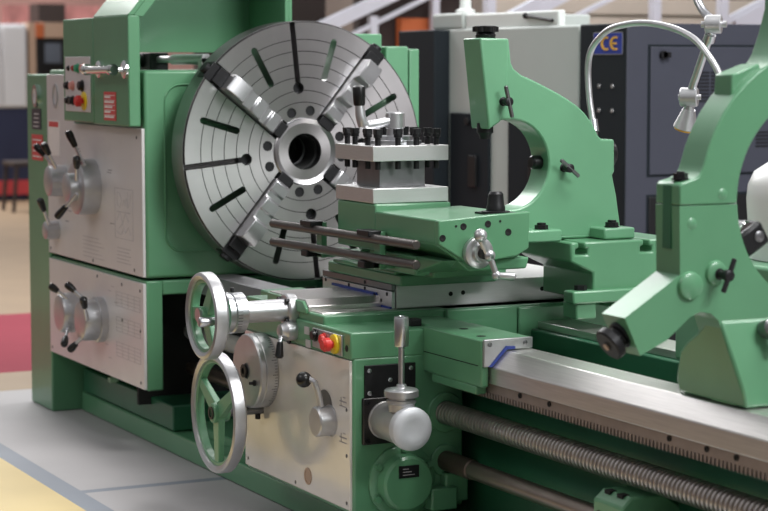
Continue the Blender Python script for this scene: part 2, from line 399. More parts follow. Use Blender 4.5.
# ------------------------------------------------------------------ chuck guard with its control box
cg = thing('chuck_guard', 'green sliding chuck guard hood with a button box and chrome handle above the white panel', 'chuck guard', (-.5,-.3,1.458))
m = M(); m.box(-1.0,-.615,-.622,-.572,1.247,1.66); cb = obj('control_box', m, GREEN, cg, .005, label='green control box')
m = M(); m.box(-.612,-.2,-.622,-.575,1.243,1.662); obj('guard_front', m, GREEN, cg, .005)
out = [(-.622,1.662),(-.40,1.93),(-.30,1.97),(.05,1.97),(.05,1.525),(.035,1.525),(.035,1.955),(-.29,1.955),(-.388,1.918),(-.60,1.662)]
m = M(); m.prism('X', -.612, -.2, out); m.prism('X', -.612, -.597, [(-.60,1.525),(-.60,1.66),(-.385,1.92),(-.29,1.955),(.035,1.955),(.035,1.525)])
m.prism('X', -.215, -.2, [(-.60,1.662),(-.388,1.918),(-.29,1.955),(-.29,1.92),(-.37,1.888),(-.562,1.655)]); m.box(-.235,-.2,.02,.036,1.53,1.955)
obj('guard_hood', m, GREEN, cg, .002)
m = M()
m.tube([(-.57,-.675,1.455),(-.21,-.675,1.458)], .016, 18)
for x in (-.535,-.235): m.cyl((x,-.622,1.458),(x,-.675,1.457),.011,n=14); m.ring((x,-.675,1.457),(1,0,0),[(-.011,.014),(.011,.014),(.011,.022),(-.011,.022)],20); m.lathe((x,-.621,1.458),(0,-1,0),[(0,.034),(.008,.034),(.012,.028)],24)
obj('handle', m, CHROME, cg, label='polished chrome grab handle')
m = M(); m.box(-.965,-.645,-.6265,-.6215,1.288,1.508); pn = obj('button_panel', m, PANEL, cb, .002, label='light grey push button panel')
def btn(parent, x, z, y, mt, r=.016, L=.02, name='push_button', col=None):
    m = M(); m.lathe((x,y,z),(0,-1,0),[(0,r*1.25),(.004,r*1.25),(.005,r),(L,r),(L+.003,r*.8)],20); return obj(name, m, mt, parent)
Y_ = -.6264
for x, z, mt, r, L in ((-.915,1.462,BLACK,.009,.006),(-.85,1.462,DRED,.010,.008),(-.79,1.462,GRN,.016,.014),(-.72,1.462,PINK,.016,.014),
                       (-.93,1.392,BLACK,.014,.014),(-.86,1.392,PINK,.016,.014),(-.74,1.392,BLACK,.019,.016),(-.92,1.332,BLACK,.014,.014),(-.86,1.332,BLACK,.016,.016)):
    btn(cb, x, z, Y_, mt, r, L)
m = M(); m.lathe((-.72,Y_,1.332),(0,-1,0),[(0,.037),(.004,.037),(.006,.032)],28); obj('stop_ring', m, YEL, cb, label='yellow ring of the emergency stop')
m = M(); m.lathe((-.72,Y_-.005,1.332),(0,-1,0),[(0,.012),(.010,.012),(.012,.023),(.028,.023),(.034,.016)],24); obj('emergency_stop', m, RED, cb, label='red mushroom emergency stop button')
m = M(); m.box(-.485,-.345,-.6245,-.6215,1.262,1.372)
for q in range(5): m.box(-.475,-.365-.02*((q*2)%3),-.6255,-.6244,1.272+.019*q,1.279+.019*q,1)
for q in range(5): m.box(-.475,-.355,-.6252,-.6244,1.281+.019*q,1.2835+.019*q,1)
obj('warning_label', m, [STICK, STICKW], cg, label='red label with white lines')

# ------------------------------------------------------------------ four-jaw chuck
ch = thing('lathe_chuck', 'huge round slotted steel four-jaw faceplate chuck on the headstock', 'chuck', (0,0,SZ))
R = .5
prof = [(-.12,.0),(-.12,.497),(-.117,.5),(-.006,.5),(0,.494)]
for g in (.43,.385,.335,.285,.235,.19):
    prof += [(0,g+.0016),(-.0022,g+.0016),(-.0022,g-.0016),(0,g-.0016)]
prof += [(0,.0)]
m = M(); m.lathe((0,0,SZ),(1,0,0),prof,128)
for f in m.b.faces:
    if f.calc_center_median().x > -.004 and any(v.co.x < -.001 for v in f.verts): f.material_index = 1  # grooves coloured dark so they read as shaded
disc = obj('faceplate', m, [FACED, DSTEEL], ch)
def pol(r, a, x): return (x, r*math.cos(math.radians(a)), SZ+r*math.sin(math.radians(a)))
def slotbox(mm, r0, r1, a, w, x0, x1, round0=True, round1=True):
    c, s = math.cos(math.radians(a)), math.sin(math.radians(a)); pts = []
    if round0: pts += [(r0+w/2-w/2*math.sin(PI*i/8), w/2*math.cos(PI*i/8)) for i in range(9)]
    else: pts += [(r0, w/2),(r0,-w/2)]
    if round1: pts += [(r1-w/2+w/2*math.sin(PI*i/8), -w/2*math.cos(PI*i/8)) for i in range(9)]
    else: pts += [(r1,-w/2),(r1,w/2)]
    mm.prism('X', x0, x1, [(p*c-q*s, SZ+p*s+q*c) for p, q in pts])
T0 = 6
cm = M()
for k in range(4):
    a = T0+90*k
    slotbox(cm, .245, .54, a, .022, -.114, .02, False, False)
    for d_ in (-22.5, 22.5): slotbox(cm, .282, .45, a+d_, .026, -.2, .02)
    slotbox(cm, .125, .54, a+45, .078, -.075, .02, False, False)
cut(disc, cm)
cm = M()
for k in range(4):
    a = T0+90*k
    cm.cyl(pol(.245,a,-.114), pol(.245,a,.02), .0225, n=24)
    for d_ in (-14.5, 14.5): cm.cyl(pol(.158,a+d_,-.06), pol(.158,a+d_,.02), .0195, n=24)
cm.cyl((-.2,0,SZ),(.05,0,SZ),.07,n=48)
cut(disc, cm)
m = M(); m.ring((0,0,SZ),(1,0,0),[(-.04,.0698),(-.020,.0698),(-.014,.073),(.004,.120),(.008,.127),(.003,.131),(-.004,.131),(-.04,.10)],64)
obj('hub_ring', m, HUBM, ch, label='smooth dished ring round the bore')
m = M(); m.ring((-.119,0,SZ),(1,0,0),[(0,.056),(.078,.062),(.078,.0698),(0,.0698)],48); obj('bore_shade_ring', m, VOID, ch)  # black ring painting the darkness of the deep bore
m = M(); m.ring((0,0,SZ),(1,0,0),[(-.119,.4985),(-.119,.501),(-.006,.501),(-.006,.4985)],128); obj('rim', m, RIM, ch, label='darker turned rim')
for k in range(4):
    for d_ in (-14.5, 14.5):
        m = M(); a = T0+90*k+d_; m.cyl(pol(.158,a,-.058), pol(.158,a,-.006), .0185, n=20); obj('dark_fill', m, OXIDE, ch, label='black fill painting the dark of a bolt hole')  # black cylinders set in so the bolt holes look deep and dark
for k in range(4):
    m = M(); a = T0+90*k; m.cyl(pol(.245,a,-.113), pol(.245,a,-.03), .0215, n=20); obj('dark_fill', m, OXIDE, ch, label='black fill painting the dark of the slot end hole')  # black cylinder painting the end hole dark
    m = M(); slotbox(m, .265, .49, a, .0215, -.113, -.05, False, False); obj('slot_shade', m, DSTEEL, ch, label='dark strip painting the shade in the long slot')  # dark strip laid in the slot, its shade put into the colour
def jaw(a):
    """stepped jaw in a channel at angle a (built along +Y then turned)"""
    rot = Matrix.Translation((0,0,SZ)) @ Matrix.Rotation(math.radians(a),4,'X')
    m = M()
    m.prism('Z', -.034, .034, [(-.07,.155),(-.07,.43),(.075,.43),(.085,.40),(.085,.345),(.05,.335),(.05,.295),(.055,.29),(.055,.245),(.022,.235),(.022,.21),(.03,.205),(.03,.165),(.02,.155)])
    m.xf(rot); o = obj('jaw', m, JAWM, ch, .004)
    m = M(); m.box(-.07,-.005,.46,.505,-.036,.036); m.box(-.01,.018,.43,.475,-.032,.032); m.lathe((-.03,.43,0),(0,1,0),[(0,.022),(.09,.022)],16); m.xf(rot)
    obj('jaw_screw', m, OXIDE, o, .002, label='dark jaw screw block at the rim')
    m = M(); m.box(-.005,.05,.336,.3445,-.0335,.0335); m.box(-.005,.022,.236,.2445,-.0335,.0335); m.xf(rot); obj('step_shade', m, OXIDE, o)  # thin black slabs paint the step faces as shaded
    m = M(); m.box(-.055,.014,.118,.155,-.03,.03); m.xf(rot); obj('jaw_tip', m, OXIDE, o, .003)
for k in range(4): jaw(T0+45+90*k)
ch.location.y += .012; ch.location.z -= .004; ch.scale = (1,.99,.99)

# ------------------------------------------------------------------ carriage
ca = thing('carriage', 'green lathe carriage with cream apron and handwheels riding on the bed', 'carriage', (1.2,0,.651))
m = M(); m.box(.82,1.44,-.575,.55,.655,.705); m.box(.82,1.65,-.584,-.30,.595,.6775); m.box(1.42,1.65,-.31,-.17,.656,.684); m.box(.95,1.462,-.155,.52,.66,.705); m.box(.95,1.462,-.155,.125,.555,.67); m.box(1.464,1.475,.10,.345,.56,.70)
m.box(.95,1.462,.33,.52,.56,.67)
sd = obj('saddle', m, GREEN, ca, .008)
m = M(); m.prism('Y', -.575, -.30, [(1.02,.704),(1.02,.742),(1.30,.742),(1.325,.722),(1.325,.704)])
m.box(1.335,1.395,-.56,-.30,.703,.7085)
obj('cross_way', m, GROUND, ca, .006, 3, label='polished steel cross way in front of the cross slide')
m = M(); m.prism('Y', -.585, -.574, [(1.02,.70),(1.02,.738),(1.30,.736),(1.325,.715),(1.325,.70)]); obj('way_end', m, GREEN, ca, .003)
m = M(); m.prism('X', .0, .62, [(-.42,.62),(-.40,.69),(-.28,.69),(-.28,.656),(-.315,.612)]); obj('way_cover', m, GREYST, ca, .003, label='grey steel way cover left of the apron')
m = M(); m.box(.62,.82,-.44,-.28,.655,.70); obj('saddle_wing', m, GREEN, ca, .006)
# apron
m = M(); m.box(.82,1.65,-.576,-.20,.12,.60); m.box(.86,1.62,-.50,-.22,.10,.13)
ap = obj('apron', m, GREEN, ca, .008)
m = M(); m.box(.825,1.642,-.584,-.574,.135,.592); apn = obj('apron_panel', m, APANEL, ca, .002, label='smooth cream apron panel')
for x, z in ((1.60,.46),(1.60,.35)):
    m = M(); m.box(x-.03,x+.02,-.5848,-.5835,z,z+.004); m.box(x-.02,x-.016,-.5848,-.5835,z-.012,z+.014); m.box(x-.03,x+.02,-.5848,-.5835,z-.014,z-.011); m.box(x-.005,x+.012,-.5848,-.5835,z+.014,z+.017)
    obj('pictogram', m, INK, apn)
m = M(); m.ring((1.338,-.5838,.187),(0,-1,0),[(0,.02),(.003,.02),(.003,.027),(0,.027)],24); m.cyl((1.338,-.583,.187),(1.338,-.5855,.187),.02,n=20); obj('sight_glass', m, TAN, apn, label='small round oil sight glass')
for x, z in ((.85,.16),(1.24,.15),(1.62,.155),(1.62,.44),(1.62,.30)):
    m = M(); m.lathe((x,-.5835,z),(0,-1,0),[(0,.006),(.0015,.006),(.0025,.003)],12); obj('panel_screw', m, GREYST, apn)
for x, z in ((1.335,.648),(1.345,.608)):
    m = M(); m.box(x-.018,x+.018,-.5865,-.583,z-.012,z+.012); obj('index_plate', m, INKL, sd)
# handwheels
def wheel(c, R, rw, nspoke, ph, hubr, label):
    cx, cy, cz = c
    m = M(); m.ring(c,(0,-1,0),[(-.018,R-rw),(.0,R-rw-.004),(.02,R-rw),(.026,R-rw*.5),(.022,R-.002),(.012,R),(-.012,R),(-.022,R-rw*.5)],64)
    w = obj('handwheel', m, ALU, ca, label=label)
    m = M()
    m.ring(c,(0,-1,0),[(-.014,R-rw-.012),(.014,R-rw-.012),(.014,R-rw+.004),(-.014,R-rw+.004)],64)
    m.lathe((cx,cy+.03,cz),(0,-1,0),[(0,hubr*.9),(.04,hubr),(.056,hubr*.92)],28)
    for k in range(nspoke):
        a = ph+2*PI*k/nspoke; u = Vector((math.cos(a),0,math.sin(a))); v = Vector((-math.sin(a),0,math.cos(a))); C_ = Vector(c)
        lo = [C_+u*.02+v*.026*s+Vector((0,q,0)) for s, q in ((-1,-.012),(1,-.012),(1,.012),(-1,.012))]
        hi = [C_+u*(R-rw+.002)+v*.017*s+Vector((0,q,0)) for s, q in ((-1,-.010),(1,-.010),(1,.010),(-1,.010))]
        m.hull(lo, hi)
    obj('spokes', m, GREEN2, w, .003, label='green spokes and hub')
    m = M(); m.lathe((cx,cy-.024,cz),(0,-1,0),[(0,hubr*.62),(.006,hubr*.62),(.006,hubr*.4),(.002,hubr*.38)],24); obj('hub_cap', m, DSTEEL, w)
    return w
# cross feed: flange, sleeve, dial, wheel
ax = (1.205,0,.700)
m = M(); m.lathe((ax[0],-.584,ax[2]),(0,-1,0),[(-.01,.052),(.018,.052),(.022,.048),(.022,.036),(.17,.034),(.172,.03)],40); cf = obj('feed_sleeve', m, ALU, ca, label='aluminium cross feed screw sleeve')
for k in range(4):
    a = PI/4+k*PI/2
    m = M(); m.lathe((ax[0]+.044*math.cos(a),-.603,ax[2]+.044*math.sin(a)),(0,-1,0),[(0,.008),(.012,.008),(.012,.004),(.008,.004)],12); obj('flange_screw', m, OXIDE, cf)
m = M(); m.lathe((ax[0],-.748,ax[2]),(0,-1,0),[(0,.058),(.004,.064),(.04,.064),(.044,.06),(.05,.06),(.05,.066),(.065,.066),(.068,.058)],48); dl = obj('graduated_dial', m, SATIN, ca, label='bright graduated cross feed dial')
m = M()
for k in range(40):
    a = 2*PI*k/40; q = Matrix.Translation((ax[0],0,ax[2])) @ Matrix.Rotation(a,4,'Y'); t = M(); 
    v = [m.b.verts.new(q @ Vector(p)) for p in ((-.0008,-.772,.0645),(.0008,-.772,.0645),(.0008,-.788,.0645),(-.0008,-.788,.0645))]; m.b.faces.new(v); t.b.free()
obj('dial_ticks', m, DSTEEL, dl)
m = M(); m.lathe((ax[0]-.02,-.775,ax[2]+.064),(0,0,1),[(0,.006),(.012,.007),(.014,.004)],12); obj('thumb_screw', m, OXIDE, dl)
m = M(); m.cyl((ax[0],-.81,ax[2]),(ax[0],-.90,ax[2]),.022,n=20); obj('feed_shaft', m, SATIN, ca)
w1 = wheel((ax[0],-.866,ax[2]-.004), .137, .022, 3, PI, .03, 'upper handwheel with bright rim and crank grip')
m = M(); m.lathe((ax[0]+.085,-.872,ax[2]-.012),(0,-1,0),[(0,.012),(.012,.014),(.05,.0165),(.056,.014),(.058,.006)],20); obj('crank_grip', m, SATIN, w1, label='short bright crank grip')
# small selector lever below the flange
m = M(); m.lathe((1.235,-.584,.637),(0,-1,0),[(-.005,.032),(.03,.032),(.036,.026),(.05,.022),(.054,.016)],28); sl = obj('feed_selector', m, ALU, ca, label='small round selector with a black lever')
m = M(); m.cyl((1.24,-.63,.63),(1.25,-.64,.60),.0075,n=12); obj('lever_rod', m, SATIN, sl)
m = M(); m.lathe((1.25,-.64,.605),(.08,-.10,-1),[(0,.009),(.01,.011),(.045,.014),(.052,.008)],16); obj('lever_grip', m, BLACK, sl)
m = M(); m.lathe((1.20,-.584,.60),(0,-1,0),[(0,.011),(.006,.011),(.006,.006)],14); obj('oil_nipple', m, OXIDE, sl)
# big dial and lower handwheel
dc = (.99,-.584,.478)
m = M(); m.lathe(dc,(0,-1,0),[(-.008,.118),(.002,.118),(.002,.123),(.04,.123),(.044,.119),(.044,.122),(.058,.122),(.062,.118),(.062,.026),(.058,.024)],64); bd = obj('graduated_disc', m, ALU, ca, label='large grey graduated disc')
m = M(); m.ring((dc[0]-.018,-.646,dc[2]-.002),(0,-1,0),[(0,.011),(.006,.011),(.006,.022),(0,.022)],28); m.cyl((dc[0]-.018,-.645,dc[2]-.002),(dc[0]-.018,-.648,dc[2]-.002),.012,n=20); obj('disc_hub', m, DSTEEL, bd)
m = M(); m.lathe((dc[0]+.07,-.646,dc[2]-.03),(0,-1,0),[(0,.010),(.006,.010),(.008,.005),(.02,.005),(.021,.003)],14); obj('disc_screw', m, DSTEEL, bd)
m = M()
for k in range(80):
    a = 2*PI*k/80; q = Matrix.Translation((dc[0],0,dc[2])) @ Matrix.Rotation(a,4,'Y'); L = .018 if k % 5 == 0 else .010
    m.b.faces.new([m.b.verts.new(q @ Vector(p)) for p in ((-.0009,-.588,.1235),(.0009,-.588,.1235),(.0009,-.588-L,.1235),(-.0009,-.588-L,.1235))])
obj('disc_ticks', m, OXIDE, bd)
wc = (.972,-.737,.345)
m = M(); m.cyl((wc[0],-.584,wc[2]),(wc[0],-.76,wc[2]),.016,n=20); tv = obj('traverse_shaft', m, GREYST, ca)
m = M(); m.cyl((wc[0],-.60,wc[2]-.010),(wc[0],-.60,wc[2]-.032),.009,n=12); obj('set_screw', m, OXIDE, tv)
wheel(wc, .198, .024, 3, math.radians(22+8), .034, 'large lower handwheel with three green spokes')
# ball lever
m = M(); m.lathe((1.505,-.583,.39),(0,-1,0),[(0,.05),(.004,.05),(.004,.046),(.05,.046),(.054,.042)],36); bl = obj('half_nut_boss', m, ALU, ca, label='round aluminium boss of the ball lever')
m = M(); m.tube([(1.505,-.615,.435),(1.50,-.625,.485),(1.498,-.635,.512),(1.485,-.645,.52),(1.465,-.655,.52)],[.011,.010,.010,.009,.008],12); obj('lever_rod', m, ALU, bl)
m = M(); m.sph((1.47,-.657,.517),.025); obj('lever_ball', m, BLACK, bl, label='glossy black lever ball')
m = M(); m.lathe((1.465,-.584,.425),(0,-1,0),[(0,.055),(.001,.055)],30); obj('boss_base', m, GREYST, bl)
# push buttons of the apron
m = M(); m.prism('Y', -.590, -.583, [(1.385,.604),(1.385,.664),(1.598,.664),(1.598,.60)]); bp_ = obj('button_plate', m, ALU, ca, .002, label='light button plate')
btn(bp_, 1.41, .643, -.590, BLACK, .016, .012); btn(bp_, 1.475, .638, -.590, RED, .016, .012)
m = M(); m.lathe((1.555,-.590,.633),(0,-1,0),[(0,.030),(.008,.030),(.011,.025)],28); obj('stop_ring', m, YEL, bp_, label='yellow stop ring')
m = M(); m.lathe((1.555,-.60,.633),(0,-1,0),[(0,.012),(.010,.012),(.012,.021),(.028,.022),(.036,.015)],24); obj('emergency_stop', m, RED, bp_, label='red mushroom stop button')
m = M()
for x in (1.41,1.457,1.505,1.555): m.box(x-.008,x+.008,-.5908,-.589,.657,.6605)
obj('plate_marks', m, INK, bp_)
for x, y, z, d_ in ((1.622,-.5845,.627,(0,-1,0)),):
    m = M(); m.lathe((x,y+.0005,z),d_,[(0,.010),(.001,.010)],16); obj('socket_screw', m, VOID, ca)
m = M(); m.box(1.56,1.60,-.355,-.318,.6775,.70); obj('oil_block', m, OXIDE, ca, .003, label='small black block on the saddle ledge')
# end face of the apron
m = M(); m.box(1.645,1.656,-.54,-.368,.478,.576); bpq = obj('cover_plate', m, OXIDE, ca, .002, label='black square cover plate')
for y, z in ((-.525,.56),(-.385,.56),(-.525,.492),(-.455,.528),(-.385,.492)):
    m = M(); m.lathe((1.655,y,z),(1,0,0),[(0,.007),(.003,.007),(.004,.004)],12); obj('plate_screw', m, SATIN, bpq)
m = M(); m.box(1.645,1.66,-.548,-.41,.335,.478); jm = obj('motor_flange', m, DSTEEL, ca, .004)
for y, z in ((-.535,.464),(-.425,.464),(-.535,.349)):
    m = M(); m.lathe((1.659,y,z),(1,0,0),[(0,.009),(.008,.009),(.008,.004),(.004,.004)],12); obj('flange_screw', m, OXIDE, jm)
m = M(); m.lathe((1.655,-.474,.408),(1,0,0),[(0,.058),(.012,.058),(.014,.056),(.14,.058),(.147,.0585)],48); jb = obj('joystick_housing', m, HOUSM, ca, label='round aluminium joystick housing')
m = M(); m.lathe((1.805,-.474,.408),(1,0,0),[(0,.059),(.006,.0635),(.022,.0655),(.034,.064),(.040,.058),(.0435,.046),(.045,.031),(.0435,.024),(.044,0)],48); obj('end_cap', m, CAPM, jb, label='pale domed end cap')
jx, jy = 1.785, -.483
m = M(); m.lathe((jx,jy,.455),(0,0,1),[(0,.038),(.022,.04),(.026,.044),(.034,.044),(.036,.038),(.042,.038),(.044,.051),(.062,.051),(.066,.047),(.072,.016),(.08,.014)],40); obj('joystick_collar', m, ALU, jb)
m = M(); m.cyl((jx,jy,.53),(jx,jy,.66),.0095,n=16); obj('joystick_rod', m, SATIN, jb)
m = M(); m.lathe((jx,jy,.648),(0,0,1),[(0,.020),(.003,.0215),(.082,.0225),(.088,.021),(.090,.010),(.088,.008)],28); obj('joystick_grip', m, SATIN, jb, label='cylindrical metal joystick grip')
gcx = (-.40,.215)
m = M(); m.lathe((1.645,gcx[0]-.015,gcx[1]),(1,0,0),[(0,.112),(.014,.112),(.018,.106),(.02,.088),(.055,.084),(.062,.076),(.064,0)],48); rc = obj('round_cover', m, GREEN, ca, label='round green gearbox cover')
for k in range(6):
    a = k*PI/3+.5
    m = M(); m.hexa((1.66,gcx[0]-.015+.1*math.cos(a),gcx[1]+.1*math.sin(a)),(1.676,gcx[0]-.015+.1*math.cos(a),gcx[1]+.1*math.sin(a)),.011); obj('cover_bolt', m, GREEN, rc)
m = M(); m.box(1.708,1.7115,-.452,-.385,.235,.272)
for i in range(3): m.box(1.711,1.7122,-.44,-.40-.01*i,.243+.009*i,.2455+.009*i,1)
obj('name_plate', m, [OXIDE, INK], rc, label='small black name plate')
for z, r in ((.414,.062),(.265,.05)):
    m = M(); m.ring((1.645,-.264,z),(1,0,0),[(0,.03 if z < .3 else .0375),(.014,.03 if z < .3 else .0375),(.014,r-.003),(.011,r),(0,r)],36); obj('rod_bush', m, GREEN, ca)
m = M(); m.box(1.645,1.70,-.335,-.245,.12,.19); m.box(1.645,1.685,-.28,-.20,.14,.23); obj('stop_block', m, GREEN, ca, .006)
# clamp box over the front way with its wiper
m = M(); m.prism('X', 1.64, 2.01, [(-.338,.545),(-.3135,.545),(-.3135,.607),(-.310,.611),(-.264,.657),(-.20,.657),(-.165,.684),(-.338,.684)])
m.box(1.70,1.975,-.337,-.300,.520,.546)
cbx = obj('bed_clamp', m, GREEN, ca, .006, label='green clamp box over the front way')
m = M(); m.box(1.645,1.99,-.3388,-.337,.606,.6085); obj('joint_line', m, VOID, cbx)
for x, y in ((1.76,-.26),(1.93,-.295)):
    m = M(); m.lathe((x,y,.6835),(0,0,1),[(0,.014),(.0012,.014)],16); obj('plug_hole', m, VOID, cbx)
m = M(); m.prism('X', 2.01, 2.022, [(-.335,.607),(-.335,.686),(-.175,.686),(-.175,.655),(-.262,.655),(-.3105,.607)]); wp = obj('wiper_plate', m, ALU, ca, .001, label='pale wiper plate of the clamp box')
m = M(); m.prism('X', 2.012, 2.026, [(-.321,.607),(-.3105,.607),(-.262,.655),(-.235,.655),(-.235,.663),(-.265,.665)]); obj('wiper_lip', m, BLUEW, wp, label='blue rubber wiper lip')
for y, z in ((-.318,.672),(-.20,.672)):
    m = M(); m.lathe((2.022,y,z),(1,0,0),[(0,.007),(.002,.007),(.003,.004)],12); obj('wiper_screw', m, GREYST, wp)
# rear T slot block that carries the follow rest
m = M(); m.prism('X', 1.415, 1.72, [(.14,.865),(.14,.925),(.170,.925),(.170,.905),(.158,.905),(.158,.885),(.202,.885),(.202,.905),(.190,.905),(.190,.925),(.41,.925),(.41,.905),(.398,.905),(.398,.885),(.442,.885),(.442,.905),(.43,.905),(.43,.925),(.55,.925),(.55,.69),(.40,.69),(.40,.735),(.222,.74),(.222,.828)])
m.box(1.685,1.745,.135,.55,.735,.775)
m.box(1.65,1.73,.155,.23,.684,.737); m.box(1.415,1.70,.43,.50,.684,.737)
tb = obj('rest_bracket', m, GREEN, ca, .006, label='green T slot block behind the cross slide')
m = M(); m.hexa((1.715,.18,.775),(1.715,.18,.79),.02); obj('bracket_bolt', m, OXIDE, tb)

# ------------------------------------------------------------------ cross slide
cs = thing('cross_slide', 'bright ground steel cross slide block under the green tool slide', 'cross slide', (1.13,.05,.705))
m = M(); m.box(.878,1.39,-.30,.42,.7065,.785); obj('slide_body', m, CSTEEL, cs, .004)
m = M(); m.box(.874,1.392,-.318,-.305,.7065,.762); fpn = obj('front_wiper_plate', m, ALU, cs, .002, label='pale front wiper plate')
m = M(); m.box(.874,1.392,-.318,-.305,.765,.7858); obj('front_edge', m, GREYST, cs, .002)
m = M(); m.box(.955,1.29,-.323,-.317,.742,.75); m.hull([(1.275,-.323,.75),(1.30,-.323,.742),(1.275,-.323,.716),(1.262,-.323,.716)],[(1.275,-.317,.75),(1.30,-.317,.742),(1.275,-.317,.716),(1.262,-.317,.716)]); m.box(1.26,1.392,-.323,-.317,.708,.714)
obj('wiper_lip', m, BLUEW, fpn, label='blue rubber wiper lip')
for x, z in ((.90,.755),(1.08,.755),(1.20,.755),(1.36,.752),(1.32,.728),(1.20,.775)):
    m = M(); m.lathe((x,-.3175,z),(0,-1,0),[(0,.006),(.002,.006),(.003,.003)],12); obj('wiper_screw', m, OXIDE, fpn)
for y, z in ((-.105,.745),(-.06,.747),(.235,.745)):
    m = M(); m.lathe((1.3895,y,z),(1,0,0),[(0,.0075),(.0015,.0075),(.0015,.004)],14); obj('gib_screw', m, VOID, cs)

# ------------------------------------------------------------------ compound (top) slide
tsl = thing('tool_slide', 'green tool slide with ball crank between the tool post and the cross slide', 'tool slide', (1.4,-.2,.786))
m = M(); m.box(.93,1.47,-.325,.02,.7865,.822); m.box(1.0,1.60,-.28,-.02,.822,.865); m.prism('X',1.06,1.79,[(-.30,.895),(-.26,.86),(-.06,.86),(-.05,.895)])
obj('swivel_base', m, GREEN, tsl, .006)
m = M(); m.box(.99,1.45,-.335,-.27,.822,.835); m.box(1.30,1.62,-.352,-.30,.835,.895); m.prism('Y',-.345,-.20,[(1.56,.895),(1.79,.895),(1.60,.84),(1.56,.835)]); obj('gib_plate', m, GREEN, tsl, .005)
m = M(); m.box(1.12,1.40,-.378,-.11,.895,1.041)
m.prism('X', 1.395, 1.80, [(-.378,.945),(-.30,.895),(-.10,.895),(-.07,.92),(-.07,1.028),(-.378,1.020)])
m.box(1.12,1.62,-.374,-.30,.93,.945)
ts = obj('slide_body', m, GREEN, tsl, .006)
m = M(); m.prism('X', 1.795, 1.82, [(-.378,.948),(-.29,.895),(-.262,.878),(-.215,.878),(-.19,.893),(-.11,.903),(-.07,.925),(-.065,1.035),(-.20,1.03),(-.378,1.018)]); ep = obj('end_plate', m, GREEN, tsl, .004)
for y, z, r in ((-.295,.998,.0105),(-.212,1.003,.0105),(-.142,.976,.011),(-.365,.966,.0105)):
    m = M(); m.lathe((1.8195,y,z),(1,0,0),[(0,r),(.0015,r),(.002,r*.75),(.001,r*.5)],16); obj('socket_screw', m, VOID, ep)
for y, z in ((-.32,1.0),(-.17,1.01)):
    m = M(); m.lathe((1.8195,y,z),(1,0,0),[(0,.004),(.0015,.004)],10); obj('pin', m, VOID, ep)
m = M(); m.box(1.80,1.815,-.02,.0,.0+1.0,1.02); m.b.free()
m = M(); m.lathe((1.74,-.14,1.026),(0,0,1),[(0,.044),(.008,.044),(.01,.029),(.02,.029),(.028,.026),(.060,.023),(.067,.017)],28); m.box(1.69,1.79,-.185,-.085,1.0245,1.031)
obj('oil_cup', m, OXIDE, tsl, label='black stepped cup on the slide top')
# crank
m = M(); m.lathe((1.819,-.252,.92),(1,0,0),[(0,.044),(.004,.047),(.022,.047),(.026,.042),(.028,.030),(.04,.026),(.042,.018)],40); cr = obj('crank_dial', m, ALU, tsl, label='round graduated crank dial')
m = M(); m.cyl((1.855,-.252,.92),(1.875,-.252,.92),.017,n=20,c=.002); obj('crank_hub', m, DSTEEL, cr)
m = M(); m.sph((1.875,-.268,.975),.0205); m.cyl((1.872,-.266,.965),(1.87,-.242,.915),.0105,n=14); m.sph((1.872,-.236,.914),.0185); m.cyl((1.872,-.236,.914),(1.882,-.218,.857),.0095,n=14); m.sph((1.882,-.217,.855),.0145)
m.lathe((1.884,-.217,.855),(.3,.95,-.08),[(0,.007),(.006,.0095),(.04,.0125),(.052,.012),(.058,.006)],16)
obj('ball_crank', m, ALU, cr, label='aluminium ball crank with a turned grip')
m = M(); m.lathe((1.888,-.238,.914),(1,-.1,0),[(0,.008),(.005,.008),(.006,.004)],14); obj('crank_nut', m, SATIN, cr)
# trip rods
def rod(a, b, r):
    m = M(); m.cyl(a, b, r, n=18, c=.003); return obj('trip_rod', m, BROWNST, tsl, label='dark round steel rod along the slide')
rod((.70,-.425,.934),(1.77,-.425,.944),.0145); rod((.70,-.425,.872),(1.77,-.425,.885),.0145)
for x in (.97,1.40):
    m = M(); m.box(x+.045,x+.085,-.405,-.385,.845,.962); m.box(x+.03,x+.08,-.405,-.30,.846,.872); ck = obj('rod_bracket', m, GREEN, tsl, .002)
    m = M(); m.box(x,x+.085,-.445,-.398,.947,.966); obj('rod_clamp', m, OXIDE, ck, .003, label='black rod clamp'); m = M(); m.box(x,x+.05,-.442,-.40,.846,.868)
    obj('rod_clamp', m, OXIDE, ck, .003, label='black rod clamp')

# ------------------------------------------------------------------ tool post
tp = thing('tool_post', 'square four-way steel tool post with black bolts on the green slide', 'tool post', (1.252,-.247,1.042))
m = M(); m.box(1.116,1.39,-.382,-.114,1.0425,1.089); obj('base_plate', m, STEEL, tp, .002)
m = M(); m.box(1.172,1.336,-.333,-.17,1.089,1.174); obj('core_block', m, GREYST, tp, .002, label='darker square core')
m = M(); m.box(1.115,1.392,-.383,-.115,1.174,1.222); obj('top_plate', m, STEEL, tp, .002, label='bright square top plate')
m = M(); m.lathe((1.252,-.235,1.222),(0,0,1),[(0,.085),(.012,.085),(.014,.06),(.026,.058),(.028,.03)],40); obj('top_washer', m, SATIN, tp)
m = M(); m.lathe((1.252,-.235,1.236),(0,0,1),[(0,.027),(.036,.027),(.038,.031),(.084,.031),(.088,.028),(.088,.0)],32); hb2 = obj('clamp_hub', m, ALU, tp, label='cast clamp hub')
m = M(); m.tube([(1.255,-.24,1.300),(1.255,-.29,1.289),(1.255,-.335,1.281),(1.255,-.352,1.288),(1.255,-.36,1.315),(1.252,-.362,1.355)],[.0125,.015,.0165,.018,.0165,.014],16); obj('clamp_lever', m, ALU, hb2, label='bent cast clamp lever')
